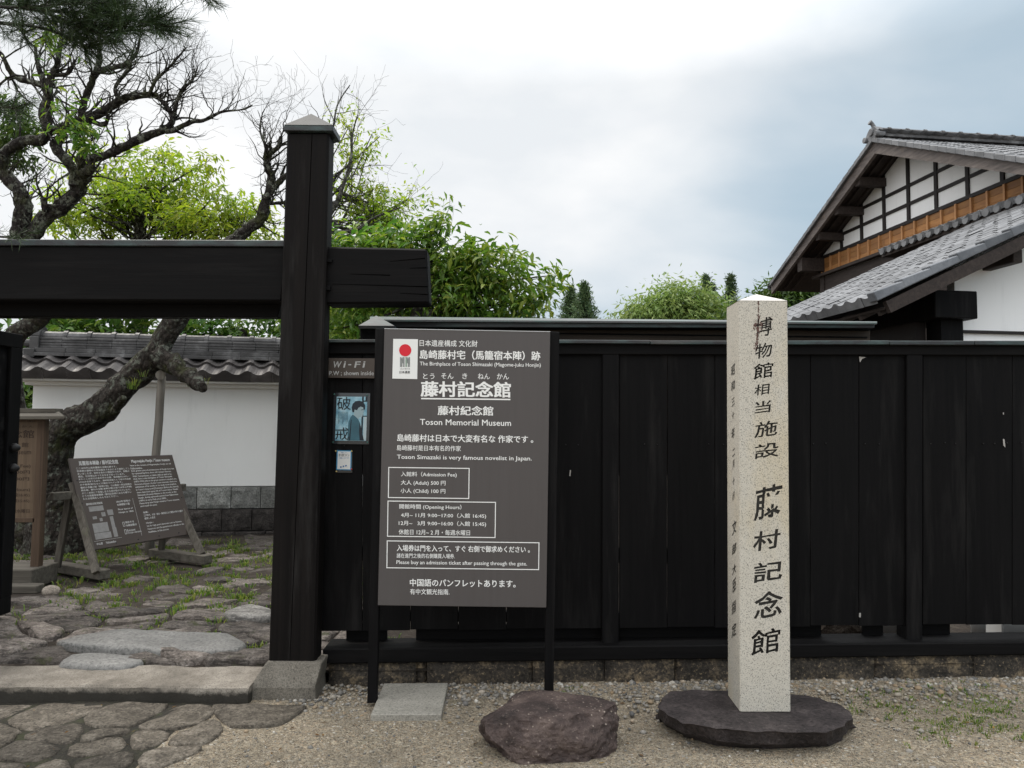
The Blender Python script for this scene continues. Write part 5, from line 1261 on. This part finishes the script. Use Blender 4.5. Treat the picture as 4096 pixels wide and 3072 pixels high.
# --- broad-leaved bushy tree right of the gate post
leafy('bushy_tree', 'broad-leaved green tree spreading above the fence right of the gate post', 'tree', 8.2,
  [(1470, 1000, 120, 70, 0), (1620, 960, 130, 75, 0), (1760, 940, 90, 55, 0), (1840, 1010, 120, 80, -.2), (1960, 1090, 140, 100, 0), (1800, 1130, 180, 110, .2), (2080, 1170, 120, 110, 0), (1500, 1180, 180, 110, .3), (1900, 1220, 200, 80, 0), (2120, 1250, 90, 45, 0), (2090, 1080, 55, 40, -.2), (2165, 1068, 60, 22, -.2), (2230, 1052, 45, 14, -.2), (2200, 1100, 50, 20, -.1), (1400, 1300, 120, 90, 0), (1680, 1030, 120, 70, -.3)],
  1350, .122, .048, 'leaf_persimmon', [(1640, 1800, 44), (1660, 1400, 36), (1680, 1200, 26), (1720, 1050, 14)], rg, 34, 5, .11, .45)
leafy('leafy_tree', 'loose light green tree with pale bare twigs right of the post', 'tree', 10.0,
  [(1400, 600, 60, 55, 0), (1450, 640, 60, 50, 0), (1480, 560, 40, 40, 0), (1400, 720, 70, 60, 0), (1500, 760, 60, 40, 0), (1590, 790, 70, 35, 0), (1640, 800, 30, 20, 0), (1520, 860, 110, 45, 0), (1420, 850, 60, 50, 0), (1400, 500, 40, 40, .2)],
  380, .075, .027, 'leaf_lime', [(1180, 1700, 30), (1200, 1200, 26), (1260, 950, 20), (1340, 700, 10)], rg, 40, 4, .11, .5, 'bark_pale')
# bare twig crown above that one
lt = bpy.data.objects['plum_tree']; tw2 = MB()
for pts, rad in (([(1200, 1000), (1280, 900), (1350, 800), (1400, 650), (1410, 540), (1430, 460)], [10, 9, 8, 6, 4, 2]), ([(1330, 930), (1420, 920), (1500, 870), (1600, 830)], [8, 7, 5, 3]), ([(1290, 620), (1330, 520), (1350, 420), (1400, 340)], [7, 5, 3.5, 2]), ([(1300, 900), (1400, 960), (1440, 985)], [8, 8, 6])):
    Q, rr = limb(tw2, pts, rad, 8.6, 8.5, 6, .15)
    for k in range(3, len(Q), 2):
        if rt.random() < .75: grow(tw2, Q[k], (Q[k] - Q[k - 1]).normalized() * .6 + Vector((rt.gauss(.3, .6), rt.gauss(0, .5), rt.gauss(.4, .6))), rt.uniform(.25, .6), min(.008, rr[k] * .5), 2, rt, .15, .5, 5, (1, 3))
tw2.build('twigs', M['bark_pale'], plum)
# --- foliage behind the courtyard wall: separate shrubs
HL = ['tree with large leaves behind the left end of the tiled wall', 'dense green tree behind the middle of the tiled wall', 'green tree behind the right part of the tiled wall next to the post']
for i, (ells, n, tr_) in enumerate([
  ([(40, 1330, 110, 110, 0), (150, 1420, 90, 120, .2), (60, 1500, 120, 120, .3), (200, 1300, 90, 60, 0), (30, 1650, 110, 110, .3), (190, 1560, 80, 70, .3)], 330, [(-40, 2100, 30), (-20, 1700, 26), (60, 1400, 14)]),
  ([(330, 1310, 120, 70, 0), (480, 1300, 120, 70, 0), (600, 1310, 110, 80, 0), (400, 1390, 160, 60, .3)], 330, [(430, 2100, 32), (430, 1500, 30), (440, 1320, 18)]),
  ([(780, 1310, 120, 70, 0), (920, 1320, 120, 70, 0), (1060, 1320, 120, 80, 0), (900, 1390, 200, 60, .3), (1200, 1320, 100, 80, 0)], 400, [(960, 2100, 32), (960, 1500, 30), (970, 1320, 18)])]):
    leafy('garden_tree', HL[i], 'tree', 11.6, ells, n, .16, .072, 'leaf_hedge', tr_, rg, 14, 5, .14, .45, group='trees behind the tiled wall')
leafy('hedge_bush', 'dark low bush in the gap beside the left end of the white wall', 'bush', 10.8, [(60, 1750, 90, 70, 0), (140, 1650, 80, 70, 0), (60, 1850, 90, 90, 0), (60, 2060, 60, 50, -1)], 160, .10, .045, 'leaf_dark', [(60, 2150, 18), (60, 1900, 14), (70, 1750, 8)], rg, 8, 5, .1, .2)
q = at(1650, 1500, 12.5)
leafy('garden_tree', 'dark green tree filling the gap between gate post and large sign', 'tree', 9.6, [(1380, 1330, 110, 90, 0), (1480, 1280, 120, 80, .3), (1650, 1290, 160, 60, .4), (1850, 1290, 160, 50, .4), (1300, 1250, 120, 80, .4)], 420, .14, .06, 'leaf_hedge', [(1420, 1900, 26), (1420, 1500, 22), (1430, 1300, 14)], rg, 14, 5, .13, .4)

# --- distant trees
def conifer(label, px, ytop, ybase, w_px, Y, rg, mat='leaf_conifer'):
    tp, bs = at(px, ytop, Y), at(px, ybase, Y); H = tp.z - bs.z
    t = thing('conifer', label, 'tree', (tp.x, Y, .0), 'distant conifers')
    mb = MB(); tb = MB(); tb.tube([(tp.x, Y, 0), (tp.x, Y, bs.z), tuple(tp)], [.5, .4, .05], 6); tb.build('trunk', M['bark_twig'], t)
    Wd = 1.5 * w_px * Y / F; pts = []
    for k in range(26):
        f = (k + .5) / 26; z = tp.z - H * 1.5 * f; r = Wd * min(1, f * 1.45) ** .95 * rg.uniform(.55, 1.15)
        for j in range(7):
            a = rg.uniform(0, 6.28); rr = r * rg.uniform(.75, 1.05); L_ = int(4 + 6 * f)
            for i in range(L_):
                g = (i + .6) / L_; pts.append((Vector((tp.x + math.cos(a) * rr * g, Y + math.sin(a) * rr * g, z - rr * .30 * g + rr * .12 * g * g)), Vector((math.cos(a), math.sin(a), .25))))
    leaf_simple(mb, pts, .24, .10, rg, -.05, 7, .13); mb.build('crown', M[mat], t)
conifer('left of the two pointed conifers just right of the bushy tree', 2283, 1150, 1275, 46, 58, rg)
conifer('right, fuller one of the two conifers right of the bushy tree', 2338, 1136, 1275, 52, 55, rg)
conifer('slender pointed conifer right behind the pale rounded tree', 2822, 1104, 1275, 38, 60, rg)
conifer('short conifer pressed against the right side of a slender one', 2846, 1138, 1275, 38, 62, rg)
conifer('tall conifer just left of the top of the stone pillar', 2922, 1104, 1275, 46, 56, rg)
leafy('round_tree', 'pale green rounded tree above the copper roof left of the pillar', 'tree', 40, [(2690, 1220, 90, 75, 0), (2620, 1260, 90, 45, 0), (2640, 1170, 25, 30, 0), (2760, 1210, 70, 50, 0), (2820, 1250, 80, 40, 0), (2540, 1275, 70, 22, 0), (2700, 1290, 200, 40, 0)], 1900, .34, .11, 'leaf_willow', [(2680, 1700, 26), (2680, 1450, 22), (2680, 1280, 12)], rg, 10, 6, .42, .7, simple=True)
leafy('round_tree', 'green tree peeping out below the eaves behind the stone pillar', 'tree', 34, [(3130, 1185, 60, 40, 0), (3180, 1200, 60, 40, 0), (3080, 1220, 60, 40, 0), (3220, 1190, 40, 40, 0), (2960, 1260, 60, 25, 0)], 800, .3, .11, 'leaf_dark', [(3150, 1700, 22), (3150, 1400, 20), (3150, 1240, 12)], rg, 8, 6, .35, .5, simple=True)

# --- pine branches reaching in at the top left
rg = random.Random(51)
def pine(label, name, paths, Y, tuft, nlen, seed, dens=1.0):
    rg = random.Random(seed)
    b0 = at(*paths[0][0][0][:2], Y); t = thing(name, label, 'pine branch', tuple(b0))
    wd, nd = MB(), MB()
    def tuftat(p, d):
        d = d.normalized()
        for _ in range(tuft):
            v = (d * rg.uniform(.3, 1.2) + Vector((rg.gauss(0, .55), rg.gauss(0, .55), rg.gauss(.12, .5)))).normalized(); l = nlen * rg.uniform(.7, 1.15)
            s = v.cross(Vector((rg.gauss(0, 1), rg.gauss(0, 1), rg.gauss(0, 1)))).normalized() * .0013; q = p + d * rg.uniform(-.05, .03)
            nd.add([q - s, q + s, q + v * l * .6 + s * .9, q + v * l, q + v * l * .6 - s * .9], [(0, 1, 2, 4), (4, 2, 3)])
    for pts, r0, side in paths:
        P = [at(a, b, Y + dy) for a, b, dy in pts]; Q = resample(P, 10 * (len(P) - 1)); wd.tube(Q, [lerp(r0, .004, i / (len(Q) - 1)) for i in range(len(Q))], 6, True, .2)
        for i in range(3, len(Q)):
            if rg.random() < side * dens:
                tg = (Q[i] - Q[i - 1]).normalized()
                for _ in range(2):
                    d = (tg * .7 + Vector((rg.gauss(0, .6), rg.gauss(0, .8), rg.gauss(.05, .55)))).normalized(); L_ = rg.uniform(.08, .24)
                    e = [Q[i] + d * L_ * k / 3 + Vector((0, 0, .02 * (k / 3) ** 2)) for k in range(4)]; wd.tube(e, [.005, .004, .003, .002], 4, False)
                    for k in (1, 2, 3): tuftat(e[k], d)
        tuftat(Q[-1], (Q[-1] - Q[-2])); tuftat(Q[-1], (Q[-1] - Q[-3]))
    wd.build('wood', M['bark_twig'], t, smooth=True); nd.build('needles', M['needle'], t)
pine('dark pine branches reaching in at the upper left corner', 'pine_branch',
  [([(-300, -80, .2), (-60, 0, .1), (150, 40, 0), (330, 50, 0), (480, 70, 0), (590, 92, 0), (640, 100, 0)], .016, .95),
   ([(-200, 60, .2), (0, 90, .1), (160, 110, 0), (260, 145, 0), (320, 175, 0), (365, 190, 0)], .014, .5),
   ([(-200, 60, .2), (-50, 90, .1), (40, 100, 0), (100, 130, 0)], .012, .45),
   ([(-150, -200, .2), (100, -100, 0), (280, -60, 0), (420, -10, 0), (480, 30, 0)], .014, .8),
   ([(150, 40, .0), (260, 80, -.1), (350, 120, -.1), (450, 130, -.1), (520, 115, -.1)], .010, .9),
   ([(-100, 20, -.1), (60, 30, -.2), (200, 20, -.2), (360, 10, -.2)], .010, .9)], 4.9, 17, .12, 8, .75)
pine('single pine twig tip touching the top picture edge beside the bare branches', 'pine_branch', [([(560, -170, 0), (640, -90, 0), (720, -52, 0), (790, -36, 0), (830, -30, 0)], .008, .4)], 4.9, 18, .11, 9)
pine('small pine tuft at the left picture edge above the leafy tree', 'pine_branch', [([(-260, 380, .2), (-100, 420, .1), (20, 430, 0), (70, 440, 0)], .010, .8)], 5.0, 10, .10, 10, .5)
pine('low pine tuft overlapping the left end of the crossbeam', 'pine_branch', [([(-260, 900, .1), (-120, 930, .0), (-20, 945, -.3), (50, 950, -.35)], .010, .8)], 4.4, 11, .085, 11, .45)

# ------------------------------------------------------------------ the museum house
th = R(-7.05); e1 = Vector((math.sin(th), math.cos(th), 0)); e2 = Vector((math.cos(th), -math.sin(th), 0))
OH = Vector((8.37, 17.23, 0))
hp = lambda px, py, r: onplane(px, py, OH + e2 * r, e2)
def sz(p): v = p - OH; return v.dot(e1), p.z
H = lambda s, r, z: OH + e1 * s + e2 * r + Vector((0, 0, z))
house = thing('museum_house', 'large white-gabled timber house with grey tiled roofs beyond the fence', 'house', tuple(H(0, 3, .1)))
sA, zA = sz(hp(3503, 563, 0)); sL, zL = sz(hp(3092, 1140, 0))
slope = (zA - zL) / (sL - sA); rz = lambda s: zA - slope * abs(s - sA)     # top edge of the bargeboards
sN = sA - (sL - sA)                                                          # near eave
RW, RO = .75, 0.0
def hbox(mb, s0, s1, r0, r1, z0, z1):
    mb.hexa([H(s0, r0, z0), H(s1, r0, z0), H(s1, r0, z1), H(s0, r0, z1), H(s0, r1, z0), H(s1, r1, z0), H(s1, r1, z1), H(s0, r1, z1)])
bb = .30                                                                      # bargeboard depth
mb = MB()
for s_ in (sL + .05, sN - .05):
    mb.hexa([H(sA, -.03, zA - bb), H(s_, -.03, rz(s_) - bb * .8), H(s_, -.03, rz(s_)), H(sA, -.03, zA), H(sA, .05, zA - bb), H(s_, .05, rz(s_) - bb * .8), H(s_, .05, rz(s_)), H(sA, .05, zA)])
mb.build('bargeboard', M['barge_wood'], house)
mb = MB()    # roof deck
for s_ in (sL + .12, sN - .12):
    mb.hexa([H(sA, .05, zA - .10), H(s_, .05, rz(s_) - .10), H(s_, .05, rz(s_) - .02), H(sA, .05, zA - .02), H(sA, 14, zA - .10), H(s_, 14, rz(s_) - .10), H(s_, 14, rz(s_) - .02), H(sA, 14, zA - .02)])
mb.build('roof_deck', M['house_wood'], house)
mb = MB()
nr = int((sL - sA + .25) / .27 / math.cos(math.atan(slope))) + 1
for sg in (1, -1):
    U_ = (e1 * (-sg) + Vector((0, 0, slope))).normalized(); N_ = (e1 * sg * slope + Vector((0, 0, 1))).normalized()
    se = sA + sg * (sL - sA + .2); tile_roof(mb, H(se, -.08, rz(se) + .03), e2, U_, N_, 46, .29, nr, .27, .04, .02, .06, 6)
mb.build('roof_tiles', M['tile'], house)
mb = MB(); 
for sg in (1, -1):       # rake tiles along the verge
    k = 0; L_ = (sL - sA) / math.cos(math.atan(slope)); nT = int(L_ / .27)
    for i in range(nT):
        s0 = sA + sg * (sL - sA) * i / nT; s1 = sA + sg * (sL - sA) * (i + 1) / nT
        mb.hexa([H(s0, -.11, rz(s0) - .035), H(s1, -.11, rz(s1) - .045), H(s1, -.11, rz(s1) + .085), H(s0, -.11, rz(s0) + .07), H(s0, .10, rz(s0) + .0), H(s1, .10, rz(s1) + .0), H(s1, .10, rz(s1) + .10), H(s0, .10, rz(s0) + .085)])
mb.build('verge_tiles', M['tile'], house, bevel=.01)
mb = MB()
for hw, z0, z1 in ((.22, .04, .095), (.17, .10, .14), (.165, .145, .185), (.16, .19, .23)): hbox(mb, sA - hw, sA + hw, .1, 14, zA + z0, zA + z1)
mb.tube([H(sA, .1, zA + .24), H(sA, 14, zA + .24)], [.075, .075], 10)
for i in range(30): mb.tube([H(sA, .3 + i * .45, zA + .245), H(sA, .36 + i * .45, zA + .245)], [.09, .09], 10)
rdg = mb.build('ridge', M['tile_ridge'], house)
mb = MB()
prof = [(a_ * .8, b_ * .55) for a_, b_ in [(-.34, .05), (-.38, .18), (-.26, .20), (-.28, .32), (-.20, .46), (-.10, .56), (.10, .56), (.20, .46), (.28, .32), (.26, .20), (.38, .18), (.34, .05)]]
mb.prism([H(sA + a, -.10, zA + b) for a, b in prof], e2 * .16)
mb.tube([H(sA, -.14, zA + .19), H(sA, -.08, zA + .19)], [.09, .09], 12); mb.tube([H(sA + .22, -.16, zA + .08), H(sA + .22, -.06, zA + .08)], [.07, .07], 10); mb.tube([H(sA - .22, -.16, zA + .08), H(sA - .22, -.06, zA + .08)], [.07, .07], 10)
mb.tube([H(sA, -.02, zA + .28), H(sA, -.08, zA + .39), H(sA, -.15, zA + .43)], [.055, .045, .065], 10)
mb.build('ridge_ornament', M['tile'], rdg, bevel=.01)
# gable wall
zs_l = sz(hp(3293, 1037, RW)); zb_l = sz(hp(3293, 1105, RW)); zsill = zs_l[1]; zband = zb_l[1]
zsill = np.mean([sz(hp(3000 + x / 1.659, 400 + y / 1.659, RW))[1] for x, y in ((610, 1000), (900, 870), (1250, 722), (1700, 535))])
r1z = float(np.mean([sz(hp(3000 + x / 1.659, 400 + y / 1.659, RW))[1] for x, y in ((745, 830), (1060, 690), (1445, 520))]))
r2z = float(np.mean([sz(hp(3000 + x / 1.659, 400 + y / 1.659, RW))[1] for x, y in ((745, 715), (1055, 575), (1390, 408))]))
zsill = float(zsill); zband = float(zsill - (zs_l[1] - zb_l[1]) * 1.02)
zund = lambda s: rz(s) - .12
mb = MB(); sWl = sz(hp(3293, 1037, RW))[0]; sWr = sA - (sWl - sA)
mb.prism([H(sWl, RW, zund(sWl)), H(sA, RW, zund(sA)), H(sWr, RW, zund(sWr)), H(sWr, RW, 3.0), H(sWl, RW, 3.0)], e2 * .2); mb.build('gable_wall', M['plaster_house'], house)
studs = [3000 + x / 1.659 for x in (612, 745, 895, 1057, 1240, 1449, 1682)]; ys_ = [940, 850, 780, 700, 600, 540, 520]
ss = [sz(hp(px, 400 + y / 1.659, RW))[0] for px, y in zip(studs, ys_)]
step_ = np.mean(np.diff(ss)); k = ss[-1] + step_
while k > sWr: ss.append(float(k)); k += step_
mb = MB()
for s_ in ss:
    mb = MB(); hbox(mb, s_ - .046, s_ + .046, RW - .04, RW, zsill, zund(s_)); mb.build('stud', M['frame_wood'], house)
mb = MB()
for z_ in (r1z, r2z):
    mb = MB(); h_ = .038; sa, sb = [sA + g * (zA - .12 - z_ - h_) / slope for g in (-1, 1)]; hbox(mb, sa, sb, RW - .032, RW, z_ - h_, z_ + h_); mb.build('rail', M['frame_wood'], house)
mb = MB(); hbox(mb, sWr, sWl, RW - .06, RW, zsill - .06, zsill + .02); mb.build('rail', M['frame_wood'], house)
# orange boarding and battens
mb = MB(); nb_ = 3
for i in range(nb_):
    z0 = lerp(zband, zsill - .06, i / nb_); z1 = lerp(zband, zsill - .06, (i + 1) / nb_); s_ = sWr
    while s_ < sWl:
        s2 = min(s_ + rg.uniform(1.2, 2.6), sWl); hbox(mb, s_ + .002, s2 - .002, RW - .035, RW - .002, z0 + .003, z1 - .003); s_ = s2
mb.build('cedar_boarding', M['orange_wood'], house)
mb = MB(); s_ = sWl - .02; bs = .44
while s_ > sWr: mb = MB(); hbox(mb, s_ - .024, s_ + .024, RW - .075, RW - .036, zband, zsill - .062); s_ -= bs; mb.build('batten', M['orange_batten'], house)
mb = MB(); hbox(mb, sWr, sWl + .35, RW - .16, RW + .1, zband - .08, zband - .004); hbox(mb, sWr, sWl, RW - .02, RW - .0, 3.0, zband - .09); mb.build('ledge', M['house_wood'], house)
# purlins carrying the overhang
for s_ in [ss[0], ss[1], ss[2]]:
    mb = MB(); hbox(mb, s_ - .09, s_ + .09, .05, RW + .05, rz(s_) - .40, rz(s_) - .20); mb.build('purlin', M['house_wood'], house)
s_ = sWl + .0; mb = MB(); hbox(mb, s_ - .12, s_ + .12, .05, RW + .1, zsill - .42, zsill - .06); hbox(mb, sWl - .1, sWl + .1, RW - .05, RW + .3, 3, zsill); mb.build('purlin', M['house_wood'], house)
mb = MB()
for k_ in range(12):
    for sg in (1, -1):
        ra = .16 + k_ * .0
for r_ in (.32, .58):
    for s_ in (sL, sN): mb.hexa([H(sA, r_, zA - .17), H(s_, r_, rz(s_) - .17), H(s_, r_, rz(s_) - .101), H(sA, r_, zA - .101), H(sA, r_ + .06, zA - .17), H(s_, r_ + .06, rz(s_) - .17), H(s_, r_ + .06, rz(s_) - .101), H(sA, r_ + .06, zA - .101)])
mb.build('rafter', M['house_wood'], house)
# small pent roof under the orange band
pz = sz(hp(3520, 1012, .30))
mb = MB(); Lp = pz[0] - sN; npc = int(Lp / .27)
tile_roof(mb, H(pz[0], .26, pz[1] + .02), -e1, (e2 * math.cos(R(22)) + Vector((0, 0, math.sin(R(22))))), (Vector((0, 0, math.cos(R(22)))) - e2 * math.sin(R(22))), npc, .27, 2, .24, .05, .03, .05)
for i in range(npc):
    c = H(pz[0] - (i + .86 - .5 + .14) * .27 - .0, .25, pz[1] + .01); mb.tube([c, c + e2 * .05], [.085, .085], 10)
mb.build('pent_roof', M['tile'], house)
mb = MB(); hbox(mb, sN, pz[0] - .03, .32, RW, pz[1] - .11, pz[1] - .035); mb.build('pent_soffit', M['house_wood'], house)
# lower roof
rE = -4.76
sn, zn = sz(hp(3500, 1190, rE)); sf, zf_ = sz(hp(2905, 1360, rE)); ze_ = sz(hp(3330, 1236, rE))[1]
U_ = (e2 * math.cos(R(25)) + Vector((0, 0, math.sin(R(25))))); N_ = (Vector((0, 0, math.cos(R(25)))) - e2 * math.sin(R(25)))
ncl = int((sf - sn) / .285); lr = 6.2; nrl = int(lr / .27)
mb = MB(); tile_roof(mb, H(sn + ncl * .285, rE, ze_), -e1, U_, N_, ncl, .285, nrl, .27, .042, .010, .09); mb.build('lower_roof_tiles', M['tile'], house)
mb = MB(); 
for i in range(int(lr / .42)):
    a, b = H(sn, rE, ze_) + U_ * (i * .42 - .02), H(sn, rE, ze_) + U_ * ((i + 1) * .42)
    w_ = e1 * .12; dn = N_ * -.055; u1, u0 = N_ * .04, N_ * .075
    mb.hexa([a - e1 * .04 + dn, b - e1 * .04 + dn, b - e1 * .04 + u1, a - e1 * .04 + u0, a + w_ + dn, b + w_ + dn, b + w_ + u1, a + w_ + u0])
mb.build('lower_verge_tiles', M['tile_edge'], house, bevel=.012)
mb = MB(); a, b = H(sn, rE + .12, ze_) - N_ * .135, H(sn, rE, ze_) + U_ * lr - N_ * .135
mb.beam(a + e1 * .03, b + e1 * .03, .07, .155, N_); mb.build('lower_bargeboard', M['house_wood'], house)
mb = MB(); q0 = H(sn + .05, rE + .1, ze_) - N_ * .13; sl_ = e1 * ((sf - sn) - .05); L2 = U_ * lr; dn = N_ * -.03
mb.hexa([q0 + dn, q0 + sl_ + dn, q0 + sl_, q0, q0 + L2 + dn, q0 + sl_ + L2 + dn, q0 + sl_ + L2, q0 + L2]); 
for i in range(14): 
    a = q0 + e1 * (.15 + i * .42) - N_ * .065; mb.beam(a, a + L2, .06, .06, N_)
mb.build('lower_soffit', M['house_wood'], house)
# lower wall facing the camera, with dark corner post
pW = H(sn + .75, 0, 0)
wl = lambda px, py: onplane(px, py, pW, e1)
pl = wl(3823, 1340); rl = (pl - OH).dot(e2); rr1 = rE + lr * math.cos(R(25))
zroof = lambda r: ze_ + (r - rE) * math.tan(R(25)) - .18
mb = MB(); mb.prism([H(sn + .75, rl, .3), H(sn + .75, rr1, .3), H(sn + .75, rr1, zroof(rr1)), H(sn + .75, rl, zroof(rl))], e1 * .15); mb.build('lower_wall', M['plaster_house'], house)
mb = MB(); zz0 = wl(3950, 1330).z; hbox(mb, sn + .70, sn + .76, rl - .0, rr1, zz0 - .02, zz0 + .02); mb.build('wall_rail', M['frame_wood'], house)
mb = MB(); w1 = (wl(3735, 1340) - OH).dot(e2); hbox(mb, sn + .60, sn + .90, w1, rl - .004, .2, wl(3780, 1260).z); mb.build('corner_post', M['black_wood'], house)
mb = MB(); za_, zb2 = wl(3780, 1285).z, wl(3780, 1178).z; w0 = (wl(3680, 1200) - OH).dot(e2); hbox(mb, sn + .45, sf - .3, w0, rl + .10, za_, zb2); mb.build('eave_beam', M['black_wood'], house, bevel=.01)
mb = MB(); w2 = (wl(3690, 1250) - OH).dot(e2); hbox(mb, sn + .9, sf - .3, w2, w2 + .15, .2, zb2); mb.build('side_wall', M['frame_wood'], house)
mb = MB(); p_ = H(sn + .35, 0, 0); hbox(mb, sn + .2, sn + .8, rE + 2.1, rE + 2.24, zroof(rE + 2.1) - .24, zroof(rE + 2.1) - .06); mb.build('purlin', M['house_wood'], house, bevel=.01)
print('built', len(bpy.data.objects))
